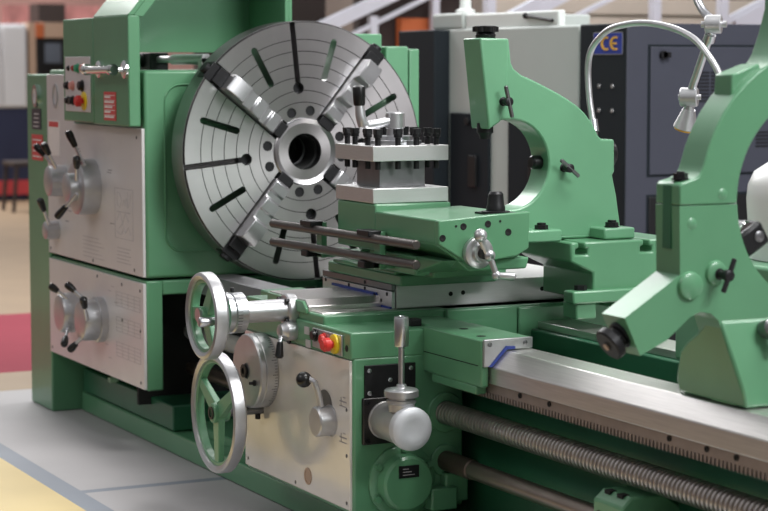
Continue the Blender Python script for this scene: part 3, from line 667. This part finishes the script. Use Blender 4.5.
m = M(); m.lathe((1.252,-.362,1.346),(0,-.03,1),[(0,.0165),(.006,.019),(.055,.021),(.06,.019),(.064,.012),(.062,.008)],20); obj('lever_knob', m, BLACK, hb2, label='black lever knob')
bolts = []
for t in (.12,.38,.62,.88): bolts += [(1.394-.03, -.385+t*.273), (1.112+.03, -.385+t*.273)]
for t in (.33,.66): bolts += [(1.112+t*.282, -.385+.03), (1.112+t*.282, -.112-.03)]
for x, y in bolts:
    m = M(); m.cyl((x,y,1.147),(x,y,1.247),.0092,n=14); m.lathe((x,y,1.246),(0,0,1),[(0,.0095),(.0015,.0135),(.012,.0135),(.013,.0125)],18)
    m.prism('Z',1.257,1.274,[(x+.0125*a-.004*b*0,y+.0125*b) for a,b in ((1,.7),(.7,1),(-.7,1),(-1,.7),(-1,-.7),(-.7,-1),(.7,-1),(1,-.7))])
    obj('clamp_bolt', m, OXIDE, tp, label='black square-head clamp bolt')

# ------------------------------------------------------------------ follow rest on the carriage
fo = thing('follow_rest', 'middle green C-shaped rest with open left side behind the crank', 'follow rest', (1.54,.2,.926))
K = (-.010, 1.165); RI = .141
pts = [(-.118,1.556),(-.016,1.556),(-.007,1.481),(.003,1.463),(.029,1.444),(.078,1.425),(.129,1.402),(.165,1.386),(.20,1.367),(.232,1.348),(.262,1.324),(.292,1.289),(.313,1.252),(.325,1.240),(.374,1.238),(.376,1.134),(.368,1.125),(.384,1.06),(.40,.965),(.40,.932),(.06,.932),(0,.96),(-.03,.99)]
arc = [(K[0]+RI*math.cos(math.radians(a)), K[1]+RI*math.sin(math.radians(a))) for a in range(-95, 96, 10)]
pts += arc + [(-.06,1.302),(-.087,1.28)]
m = M(); m.prism('X', 1.49, 1.60, pts); fb = obj('c_frame', m, GREEN2, fo, .008)
m = M(); m.prism('X', 1.49, 1.6035, [(-.088,1.275),(-.045,1.30),(-.02,1.40),(-.02,1.556),(-.12,1.5575)]); obj('jaw_boss', m, GREEN2, fo, .006)
m = M(); m.box(1.45,1.685,.0,.13,.9265,.965); m.box(1.45,1.685,.285,.40,.9265,.962); m.box(1.475,1.6,.10,.36,.926,.94); obj('foot_flange', m, GREEN2, fo, .006)
for y in (.075,.335):
    m = M(); m.cyl((1.65,y,.962),(1.65,y,.985),.014,n=14); m.hexa((1.65,y,.964),(1.65,y,.978),.021); m.lathe((1.65,y,.962),(0,0,1),[(0,.024),(.004,.024)],18); obj('clamp_nut', m, OXIDE, fo)
m = M(); m.lathe((1.54,-.066,1.552),(0,0,1),[(0,.030),(.016,.032),(.022,.028),(.026,.034),(.042,.036),(.044,.030)],24)
for k in range(6):
    a = k*PI/3; m.cyl((1.54+.028*math.cos(a),-.066+.028*math.sin(a),1.577),(1.54+.028*math.cos(a),-.066+.028*math.sin(a),1.593),.013,n=14)
obj('star_knob', m, BLACK, fo, label='black star knob on top')
m = M(); m.lathe((1.54,-.066,1.295),(.0,-.0,-1),[(0,.026),(.03,.026),(.036,.02),(.05,.016)],20); obj('top_jaw', m, OXIDE, fo)
m = M(); m.lathe((1.545,.152,1.168),(0,-1,0),[(0,.036),(.014,.036),(.014,.022),(.05,.022),(.056,.017)],28); obj('side_jaw', m, BLACK, fo, label='black side jaw tip')
m = M(); m.lathe((1.53,.355,1.19),(0,1,0),[(0,.03),(.028,.03),(.03,.045)],20); m.cyl((1.53,.387,1.19),(1.53,.407,1.19),.045,n=12,c=.004); obj('side_knob', m, BLACK, fo, label='black side knob')
def tbar(c, d1, L, parent, mt=None):
    """T-shaped clamp screw in +X with a cross bar"""
    c = Vector(c); m = M(); m.lathe(c-Vector((.004,0,0)),(1,0,0),[(0,.014),(.006,.014),(.007,.010),(.03,.010),(.031,.014),(.046,.014),(.048,.011)],16); o = obj('clamp_screw', m, OXIDE, parent)
    q = c+Vector((.038,0,0)); d = Vector(d1).normalized()
    m = M(); m.cyl(q-d*L/2, q+d*L/2, .0065, n=12, c=.002); obj('cross_bar', m, mt or GREYST, o)
tbar((1.602,-.038,1.362),(0,-.25,1),.10,fo); tbar((1.60,.185,1.152),(0,.75,-.6),.085,fo)
m = M(); m.lathe((1.60,-.045,1.515),(1,0,0),[(0,.006),(.003,.006)],12); obj('brass_plug', m, YEL, fo)
m = M(); m.cyl((1.54,.335,1.238),(1.54,.335,1.262),.012,n=14); obj('hose_socket', m, SATIN, fo)

# ------------------------------------------------------------------ coolant hose
def cr_spline(P, k=8):
    P = [Vector(p) for p in P]; out = []
    for i in range(len(P)-1):
        p0 = P[max(i-1,0)]; p1 = P[i]; p2 = P[i+1]; p3 = P[min(i+2,len(P)-1)]
        for j in range(k):
            t = j/k
            out.append(.5*((2*p1)+(p2-p0)*t+(2*p0-5*p1+4*p2-p3)*t*t+(3*p1-p0-3*p2+p3)*t**3))
    return out+[P[-1]]
m = M(); P = cr_spline([(1.54,.335,1.258),(1.53,.335,1.30),(1.515,.332,1.37),(1.505,.332,1.46),(1.52,.333,1.52),(1.575,.335,1.565),(1.66,.33,1.592),(1.78,.35,1.604),(1.90,.37,1.59),(2.00,.39,1.555),(2.07,.40,1.50),(2.12,.41,1.43),(2.15,.41,1.33),(2.16,.42,1.15),(2.16,.45,.90)])
hz = thing('coolant_hose', 'silver flexible coolant hose arching from the middle rest behind the steady', 'hose', (1.54,.335,1.258))
obj('hose', m.tube(P, .0105, 12), ALU, hz)
m = M(); m.cyl((1.54,.335,1.262),(1.532,.335,1.30),.0165,.015,n=16); obj('ferrule', m, SATIN, hz)

# ------------------------------------------------------------------ big steady rest
st = thing('steady_rest', 'big green closed-ring steady rest standing on the bed at the right edge', 'steady rest', (3.03,0,.651))
RR = .262; RO = .371
def arcp(r, a0, a1, k): return [(r*math.cos(math.radians(a0+(a1-a0)*i/k)), SZ+r*math.sin(math.radians(a0+(a1-a0)*i/k))) for i in range(k+1)]
# half outline on the -Y side, lower half then mirrored
low = [(-.428,1.143),(-.424,.98),(-.578,.886),(-.534,.794),(-.459,.827),(-.394,.878),(-.365,.889),(-.335,.884),(-.312,.866),(-.294,.82),(-.258,.72),(-.258,.655)]
lowpts = low + [(-y, z) for y, z in reversed(low)] + arcp(RR, 0, -180, 40)[0:]
lowpts = low + [(-y, z) for y, z in reversed(low)] + [(RR, 1.143)] + [p for p in arcp(RR, -1.6, -178.4, 40)] + [(-RR, 1.143)]
m = M(); m.prism('X', 3.02, 3.12, lowpts); lh = obj('lower_frame', m, GREEN, st, .004)
upl = [(-.428,1.1445),(-.428,1.192),(-.42,1.198),(-.395,1.204),(-.375,1.212),(-.366,1.225)] + [(RO*math.cos(math.radians(a)), SZ+RO*math.sin(math.radians(a))) for a in range(166, 116, -7)] + [(-.155,1.50),(-.135,1.55),(-.118,1.61),(-.112,1.80)]
upp = upl + [(-y, z) for y, z in reversed(upl)] + [(RR, 1.1445)] + [p for p in arcp(RR, 1.6, 178.4, 40)] + [(-RR, 1.1445)]
m = M(); m.prism('X', 3.02, 3.12, upp); uf = obj('upper_frame', m, GREEN, st, .004)
# foot with sloping front
m = M(); m.prism('Y', -.264, .264, [(2.88,.653),(3.16,.653),(3.16,.70),(3.122,.865),(3.05,.865),(3.045,.845),(3.01,.822),(2.96,.795),(2.92,.765),(2.895,.72),(2.88,.69)]); 
for q in m.b.verts: q.co.y *= .97+.20*(q.co.z-.653)/.212
obj('foot', m, GREEN, st, .008)
m = M(); m.box(2.995,3.075,-.30,-.24,1.435,1.475); m.xf(Matrix.Identity(4)); m.b.free()
m = M(); m.prism('X', 3.03, 3.10, [(-.272,1.39),(-.268,1.452),(-.19,1.478),(-.175,1.44)]); obj('hinge_boss', m, GREEN, st, .004)
m = M(); m.lathe((3.085,-.402,1.203),(0,0,1),[(0,.022),(.004,.022)],20); m.hexa((3.085,-.402,1.206),(3.085,-.402,1.219),.018); m.cyl((3.085,-.402,1.2),(3.085,-.402,1.223),.010,n=14); obj('clamp_bolt', m, OXIDE, st)
m = M(); m.box(3.052,3.086,-.4295,-.41,1.04,1.19); obj('bolt_slot', m, DGREEN, st, label='slot in the side, its shade painted dark green')  # slot is not cut, its shade is this box's darker green
# jaw arm end, lower front
d = Vector((0,.435,.35)).normalized()
pc = Vector((3.07,-.552,.842)); ad = Vector((0,-.83,-.56)).normalized()
m = M(); m.lathe(pc+ad*-.03, ad, [(0,.034),(.04,.034),(.042,.026),(.06,.026)],28); m.lathe(pc+ad*.026, ad, [(0,.038),(.003,.041),(.02,.041),(.023,.037),(.023,.012),(.026,.010)],36)
jw = obj('jaw_handwheel', m, OXIDE, st, label='black jaw adjusting knob')
m = M(); m.cyl(pc+ad*.05, pc+ad*.055, .009, n=14); obj('knob_screw', m, TAN, jw)
q = Vector((3.07,-.245,1.025)); m = M(); m.lathe(q-d*.05, d, [(0,.030),(.07,.030),(.074,.026)],24); obj('jaw_stem', m, CHROME, st)
rotm = Matrix.Translation((3.07,-.203,1.055)) @ Matrix.Rotation(math.radians(31),4,'X')
m = M(); m.box(-.035,.04,-.036,.040,-.032,.030); m.xf(rotm); jh = obj('roller_fork', m, OXIDE, st, .008, label='dark roller fork inside the ring')
m = M(); m.lathe((0,.016,-.002),(1,0,0),[(0,.014),(.042,.014),(.044,.010)],20); m.xf(rotm); obj('roller_pin', m, GREYST, jh)
m = M(); m.lathe((-.03,.0,.018),(1,0,0),[(0,.026),(.004,.029),(.056,.029),(.06,.026)],28); m.xf(rotm); obj('roller', m, CHROME, jh, label='polished roller')
tbar((3.13,-.318,.978),(0,.4,1),.085,st,OXIDE)
for y, z, r, h in ((-.322,.980,.028,.012),(-.397,.953,.032,.014),(-.392,1.10,.014,.004),(-.305,1.168,.014,.004)):
    m = M(); m.lathe((3.119,y,z),(1,0,0),[(0,r+.003),(h-.003,r),(h,r-.005)],32); obj('cast_boss', m, GREEN, st)
# lower right jaw lever
m = M(); m.lathe((3.135,-.186,.838),(1,0,.3),[(0,.022),(.03,.022),(.035,.016)],20); m.cyl((3.16,-.186,.845),(3.165,-.175,.79),.013,n=14); lj = obj('lock_handle', m, GREYST, st, label='steel locking handle on the foot')
m = M(); m.sph((3.172,-.186,.85),.013); obj('lock_button', m, RED, lj, label='red dot')

# ------------------------------------------------------------------ tailstock behind the steady
tk = thing('tailstock', 'white rounded machine housing on a green base seen through the big steady ring', 'tailstock', (2.68,.35,.655))
m = M(); m.lathe((2.70,.35,.952),(0,0,1),[(0,.212),(.08,.214),(.16,.22),(.20,.216),(.235,.20),(.258,.165),(.27,.12),(.277,.0)],56); obj('housing', m, WHITE, tk, smooth=85)
m = M(); m.box(2.40,2.865,.06,.62,.655,.95); obj('base', m, GREEN2, tk, .01)

# ------------------------------------------------------------------ work lamp
wl = thing('work_lamp', 'jointed grey metal work lamp arm hanging before the dark cabinet', 'lamp', (1.93,.60,.7))
m = M(); m.tube(cr_spline([(2.02,.75,.70),(2.02,.75,1.2),(2.02,.74,1.7),(1.95,.65,1.86),(1.84,.53,1.80),(1.85,.505,1.70),(1.885,.503,1.645),(1.935,.505,1.612)],6), .013, 12); obj('upper_arm', m, SATIN, wl)
m = M(); m.sph((1.942,.505,1.598),.026); m.cyl((1.915,.48,1.598),(1.97,.535,1.598),.010,n=12); m.cyl((1.925,.488,1.598),(1.96,.523,1.598),.029,n=20,c=.003); obj('elbow_joint', m, ALU, wl)
m = M(); m.cyl((1.935,.503,1.575),(1.838,.50,1.395),.0125,n=14); m.cyl((1.932,.503,1.568),(1.920,.503,1.546),.018,n=14); obj('lower_arm', m, SATIN, wl)
m = M(); m.cyl((1.81,.472,1.375),(1.855,.525,1.375),.009,n=12); m.cyl((1.812,.478,1.375),(1.85,.517,1.375),.030,n=20,c=.003); obj('wrist_joint', m, ALU, wl)
m = M(); m.cyl((1.83,.50,1.36),(1.826,.50,1.33),.017,n=14); m.lathe((1.828,.50,1.337),(-.35,0,-1),[(0,.02),(.02,.026),(.06,.038),(.062,.034)],24); obj('lamp_head', m, ALU, wl)
m = M(); m.lathe((1.8085,.50,1.2795),(-.35,0,-1),[(0,.034),(.006,.034),(.008,.02)],20); obj('lens', m, CEY, wl, label='amber lens rim')

# ------------------------------------------------------------------ machines behind
def body(m_): return m_
mc = thing('machining_centre', 'large light grey and black machine tool standing behind the lathe', 'machine', (-1.6,2.3,FZ))
m = M(); m.box(-2.40,-.95,1.83,3.4,.25,1.66); m.box(-2.40,-2.075,1.83,2.6,1.66,1.74); obj('cabinet', m, GREYMACH, mc, .01)
m = M(); m.box(-2.07,-1.16,1.845,1.885,1.655,1.733); obj('top_cover', m, WHITEMACH, mc, .008, label='off-white top cover')
m = M(); m.box(-2.62,-2.21,1.74,1.84,.2,1.655); obj('side_guard', m, CHAR, mc, .006, label='black upright guard panel')
for a, b in ((-2.18,-1.77),(-1.58,-.955)):
    m = M(); m.box(a,b,1.815,1.835,.2,1.23); dr = obj('door', m, CHAR, mc, .004, label='black lower door')
    m = M(); m.cyl((a+.20,1.815,1.19),(a+.20,1.80,1.19),.02,n=14); obj('door_lock', m, OXIDE, dr, .002); m = M(); m.box(a+.22,a+.30,1.80,1.816,.86,1.02); obj('door_handle', m, OXIDE, dr, .004)
m = M(); m.box(-2.38,-.95,1.822,1.834,FZ,.25); obj('plinth', m, CHAR, mc)
m = M(); m.lathe((-2.26,1.95,1.738),(0,0,1),[(0,.05),(.02,.05),(.03,.03),(.16,.026)],20); obj('signal_mast', m, WHITEMACH, mc)
m = M(); m.cyl((-1.45,1.836,1.712),(-1.2,1.836,1.685),.008,n=10); m.sph((-1.45,1.836,1.712),.016); obj('gas_strut', m, OXIDE, mc)
ec = thing('electrical_cabinet', 'dark slate electrical cabinet with a CE mark on its side', 'cabinet', (-.7,2.4,FZ))
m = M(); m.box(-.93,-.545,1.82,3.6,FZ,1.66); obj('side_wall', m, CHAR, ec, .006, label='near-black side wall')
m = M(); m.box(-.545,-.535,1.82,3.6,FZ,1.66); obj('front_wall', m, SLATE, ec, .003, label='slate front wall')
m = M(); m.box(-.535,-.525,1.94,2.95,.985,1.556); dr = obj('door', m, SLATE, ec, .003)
m = M(); m.box(-.536,-.5325,1.93,2.96,.975,1.566); obj('door_gap', m, CHAR, ec)
m = M(); m.box(-.535,-.525,1.94,2.95,.10,.885); obj('recess_sheet', m, OXIDE, ec, .003)  # black sheet standing in for the dark open lower bay
m = M(); m.box(-.536,-.5325,1.93,2.96,.09,.895); obj('door_gap', m, CHAR, ec)
m = M(); m.cyl((-.525,2.0,1.52),(-.505,2.0,1.52),.018,n=16); m.box(-.515,-.505,1.995,2.035,1.508,1.532); obj('door_lock', m, OXIDE, dr)
for y0, z0, nn in ((2.17,1.31,9),(2.52,1.10,5)):
    m = M()
    for i in range(nn): m.box(-.5255,-.522,y0,y0+.085,z0+.016*i,z0+.007+.016*i); m.box(-.5255,-.522,y0+.095,y0+.18,z0+.016*i,z0+.007+.016*i)
    obj('vent_slots', m, OXIDE, dr)
m = M(); m.box(-.805,-.575,1.8165,1.8205,1.525,1.618); cep = obj('mark_plate', m, [CEB], ec, label='blue plate with yellow CE letters')
m = M(); m.box(-.81,-.57,1.8175,1.8203,1.521,1.525); m.box(-.81,-.57,1.8175,1.8203,1.618,1.622); m.box(-.81,-.805,1.8175,1.8203,1.521,1.622); m.box(-.575,-.57,1.8175,1.8203,1.521,1.622); obj('plate_edge', m, ALU, cep)
m = M()
def arc_letter(cx, cz, bar):
    n = 18; o_, i_ = [], []
    for i in range(n+1):
        a = math.radians(65+230*i/n); o_.append((cx+.044*math.cos(a), cz+.031*math.sin(a))); i_.append((cx+.028*math.cos(a), cz+.0225*math.sin(a)))
    for i in range(n):
        m.prism('Y', 1.8135, 1.8166, [o_[i], o_[i+1], i_[i+1], i_[i]])
    if bar: m.box(cx-.030, cx+.008, 1.8135, 1.8166, cz-.0045, cz+.0045)
arc_letter(-.70, 1.5715, False); arc_letter(-.625, 1.5715, True)
obj('mark_letters', m, CEY, cep)
for x in (-.76,-.65):
    for z in (1.27,1.38):
        m = M(); m.lathe((x,1.82,z),(0,-1,0),[(0,.010),(.005,.009),(.006,0)],12); obj('wall_screw', m, ALU, ec)

# ------------------------------------------------------------------ far background
def beam(name, a, b, w, t, mt, parent, label=None):
    a = Vector(a); b = Vector(b); d = (b-a); u = Vector((1,0,0)); v = d.cross(u).normalized()
    m = M(); m.hull([a+v*w/2+u*t/2,a-v*w/2+u*t/2,a-v*w/2-u*t/2,a+v*w/2-u*t/2],[b+v*w/2+u*t/2,b-v*w/2+u*t/2,b-v*w/2-u*t/2,b+v*w/2-u*t/2]); return obj(name, m, mt, parent, label=label)
sc_ = thing('staircase', 'pale steel stair railing rising to the right behind the chuck', 'stairs', (-7,3.7,FZ))
beam('stringer', (-7,3.16,1.69), (-7,5.1,2.53), .10, .06, STAIR, sc_)
beam('handrail', (-7,3.3,1.585), (-7,5.1,2.40), .032, .04, STAIR, sc_)
for y, z in ((3.745,1.85),(4.28,2.1)):
    m = M(); m.box(-7.03,-6.97,y-.03,y+.03,FZ,z); obj('post', m, STAIR, sc_)
sd_ = thing('gallery_railing', 'pale steel gallery railing and beams high behind the dark cabinet', 'railing', (-5,4.8,FZ))
beam('stringer', (-5,3.72,1.735), (-5,4.7,2.20), .12, .06, STAIR, sd_)
beam('handrail', (-5,4.20,1.755), (-5,4.80,2.02), .03, .04, STAIR, sd_)
beam('handrail', (-5,5.55,1.77), (-5,6.2,2.06), .05, .04, STAIR, sd_)
beam('stringer', (-5,5.68,1.74), (-5,6.5,2.12), .14, .05, STAIR, sd_)
for y in (3.64,4.98,5.56):
    m = M(); m.box(-5.03,-4.97,y-.035,y+.035,FZ,2.4); obj('post', m, STAIR, sd_)
BEI = mat('beige_boarding', (186,178,166), .7, 0, .08, 2)
m = M()
for i in range(16): m.box(-7.06,-7.0,4.75,10.9,FZ+.16*i,FZ+.16*i+.13)
m.box(-7.2,-7.06,4.75,10.9,FZ,2.6); tag(obj('partition', m, BEI, loc=(-7.1,7.8,FZ)), 'beige horizontal boarding behind the gallery railing', 'partition')
m = M(); m.box(-7.3,-7.2,3.72,4.72,FZ,2.6); tag(obj('partition', m, DBROWN, loc=(-7.25,4.2,FZ)), 'dark brown partition under the pale stair', 'partition')
m = M(); m.box(-7.17,-7.08,4.03,4.45,FZ,1.84); tag(obj('board', m, ORANGE, loc=(-7.15,4.24,FZ)), 'rust orange board standing between stair and grey machine', 'board')
m = M(); m.box(-11.2,-11,3.9,5.2,FZ,3.2); tag(obj('partition', m, DBROWN, loc=(-11.1,4.5,FZ)), 'dark brown screen wall just above the round chuck top', 'partition')
# left side, far away
cw = thing('storage_cabinet', 'pale grey tall cabinet far away at the left edge', 'cabinet', (-15.3,3.1,FZ))
m = M(); m.box(-15.6,-15.0,2.6,3.40,1.0,1.93); obj('carcass', m, CABW, cw, .02)
m = M(); m.box(-15.0,-14.98,2.64,3.10,1.02,1.90); obj('door', m, CABW, cw, .01)
m = M(); m.box(-15.0,-14.98,3.12,3.38,1.02,1.90); obj('door', m, CABW, cw, .01)
m = M(); m.box(-15.55,-15.06,2.6,3.39,FZ,.2); m.box(-15.55,-15.0,2.6,3.40,.2,1.0); obj('lower_front', m, NAVY, cw, label='navy lower front')
m = M(); m.box(-15.05,-15.0,2.6,3.40,.04,.20); obj('red_skirting', m, REDP, cw, label='red strip at the foot')
m = M(); m.box(-15.3,-15.0,3.42,3.50,FZ,1.95); tag(obj('post', m, TAN, loc=(-15.15,3.46,FZ)), 'narrow tan post beside the pale grey cabinet', 'post')
vm = thing('control_machine', 'far machine with a dim screen and orange top block left of the headstock', 'machine', (-15.3,3.7,FZ))
m = M(); m.box(-15.6,-15.0,3.51,3.95,FZ,1.78); obj('cabinet', m, BLACK, vm, .02)
m = M(); m.box(-15.0,-14.97,3.60,3.78,1.5,1.72); obj('screen', m, SCREEN, vm, label='dim grey screen')
m = M(); m.box(-15.6,-14.98,3.50,3.59,1.78,1.94); obj('orange_block', m, ORANGE, vm, label='orange block on top')
m = M(); m.box(-15.6,-14.98,3.595,4.3,1.78,1.95); obj('top_box', m, TAN, vm)
fc = thing('chair', 'dark chair standing before the navy front at the left edge', 'chair', (-13.5,2.55,FZ))
# placed on the tan floor
for dx, dy in ((0,0),(.38,0),(0,.36),(.38,.36)):
    m = M(); m.cyl((-13.6+dx,2.70+dy,FZ),(-13.6+dx,2.74+dy*.95,.44),.02,n=10); obj('leg', m, DBROWN, fc)
m = M(); m.box(-13.62,-13.2,2.70,3.10,.44,.49); obj('seat', m, DBROWN, fc, .01)
m = M(); m.box(-13.62,-13.2,3.06,3.10,.49,.95); obj('backrest', m, DBROWN, fc, .01)
m = M(); m.box(-20.3,-20,4.0,4.45,FZ,4); tag(obj('peach_column', m, PEACH, loc=(-20.1,4.2,FZ)), 'peach coloured column beyond the pale cabinet', 'column')
m = M(); m.box(-18.3,-18,3.2,3.75,1.95,2.35); m.box(-18.3,-18.2,3.2,3.75,FZ,1.95); tag(obj('board', m, ROYAL, loc=(-18.1,3.5,FZ)), 'royal blue board above the pale cabinet', 'board')
m = M(); m.box(-22.3,-22,5.2,7.4,FZ,2.35); tag(obj('booth', m, mat('dusky_red_stand', (186,128,126), .7, 0, .3, 4), loc=(-22.1,6.3,FZ)), 'dusky red booth far behind the control box', 'booth')
m = M(); m.box(-18.4,-18,4.45,4.80,1.95,2.25); m.box(-18.4,-18.3,4.45,4.8,FZ,1.95); tag(obj('cabinet_unit', m, DBROWN, loc=(-18.2,4.6,FZ)), 'dark brown unit between peach column and dusky booth', 'cabinet')

# ------------------------------------------------------------------ light
w = bpy.data.worlds.new('hall'); S.world = w; w.use_nodes = True
nt = w.node_tree; bg = nt.nodes['Background']
tc = nt.nodes.new('ShaderNodeTexCoord'); sx = nt.nodes.new('ShaderNodeSeparateXYZ'); rp = nt.nodes.new('ShaderNodeValToRGB')
mr = nt.nodes.new('ShaderNodeMapRange'); mr.inputs[1].default_value = -1; mr.inputs[2].default_value = 1
nt.links.new(tc.outputs['Generated'], sx.inputs[0]); nt.links.new(sx.outputs['Z'], mr.inputs[0]); nt.links.new(mr.outputs[0], rp.inputs[0])
e = rp.color_ramp.elements
e[0].position = .40; e[0].color = (.12,.10,.095,1); e[1].position = .85; e[1].color = (.80,.81,.84,1)
k = e.new(.50); k.color = (.20,.175,.17,1); k = e.new(.545); k.color = (.50,.49,.49,1); k = e.new(.64); k.color = (.60,.59,.60,1)
nt.links.new(rp.outputs[0], bg.inputs['Color']); bg.inputs['Strength'].default_value = .54
def lamp(name, loc, tgt, sx_, sy_, pw, col=(1,1,1)):
    l = bpy.data.lights.new(name, 'AREA'); l.shape = 'RECTANGLE'; l.size = sx_; l.size_y = sy_; l.energy = pw; l.color = col
    o = bpy.data.objects.new(name, l); COL.objects.link(o); o.location = loc
    o.rotation_euler = (Vector(tgt)-Vector(loc)).to_track_quat('-Z','Y').to_euler(); return o
lamp('area_light', (3.5,1.2,5.6), (1.4,0,.8), 3.0, 1.2, 300, (1,.99,.97))
lamp('area_light', (-1.5,1.0,5.6), (-1.0,0,.8), 2.4, 1.0, 50, (1,.98,.96))
lamp('area_light', (8.0,1.6,5.0), (1.5,0,.9), 2.6, 1.4, 340, (.97,.99,1))
lamp('area_light', (1.0,-5.5,5.0), (.5,0,.6), 3.0, 1.2, 45, (1,.95,.92))
lamp('area_light', (-15,1.0,5.6), (-15,3.5,0), 4.0, 2.0, 420, (1,.95,.93))
lamp('area_light', (-6.6,.9,5.6), (1.5,0,.8), 4.0, 3.0, 300, (1,1,1))
lamp('area_light', (-18.5,1.5,5.6), (-21,4.5,1.6), 3.0, 2.0, 420, (1,.95,.93))  # added to brighten the peach column, no lamp known there
lamp('area_light', (-3.5,5.0,5.6), (-4,4.5,0), 4.0, 2.0, 220, (1,.98,.98))

# ------------------------------------------------------------------ camera
cd = bpy.data.cameras.new('camera'); cam = bpy.data.objects.new('camera', cd); COL.objects.link(cam)
cd.sensor_width = 36; cd.lens = 2034/768*36; cd.clip_end = 100
yaw = math.radians(26.5); pit = math.radians(5.34)
v = Vector((-math.cos(yaw)*math.cos(pit), math.sin(yaw)*math.cos(pit), -math.sin(pit)))
cam.location = (7.0875,-3.1841,1.4733); cam.rotation_euler = v.to_track_quat('-Z','Y').to_euler()
cd.dof.use_dof = True; cd.dof.focus_distance = 6.3; cd.dof.aperture_fstop = 4.0
S.camera = cam
S.view_settings.view_transform = 'Standard'; S.view_settings.look = 'None'; S.view_settings.gamma = 1; S.view_settings.exposure = 0
S.view_settings.use_curve_mapping = False
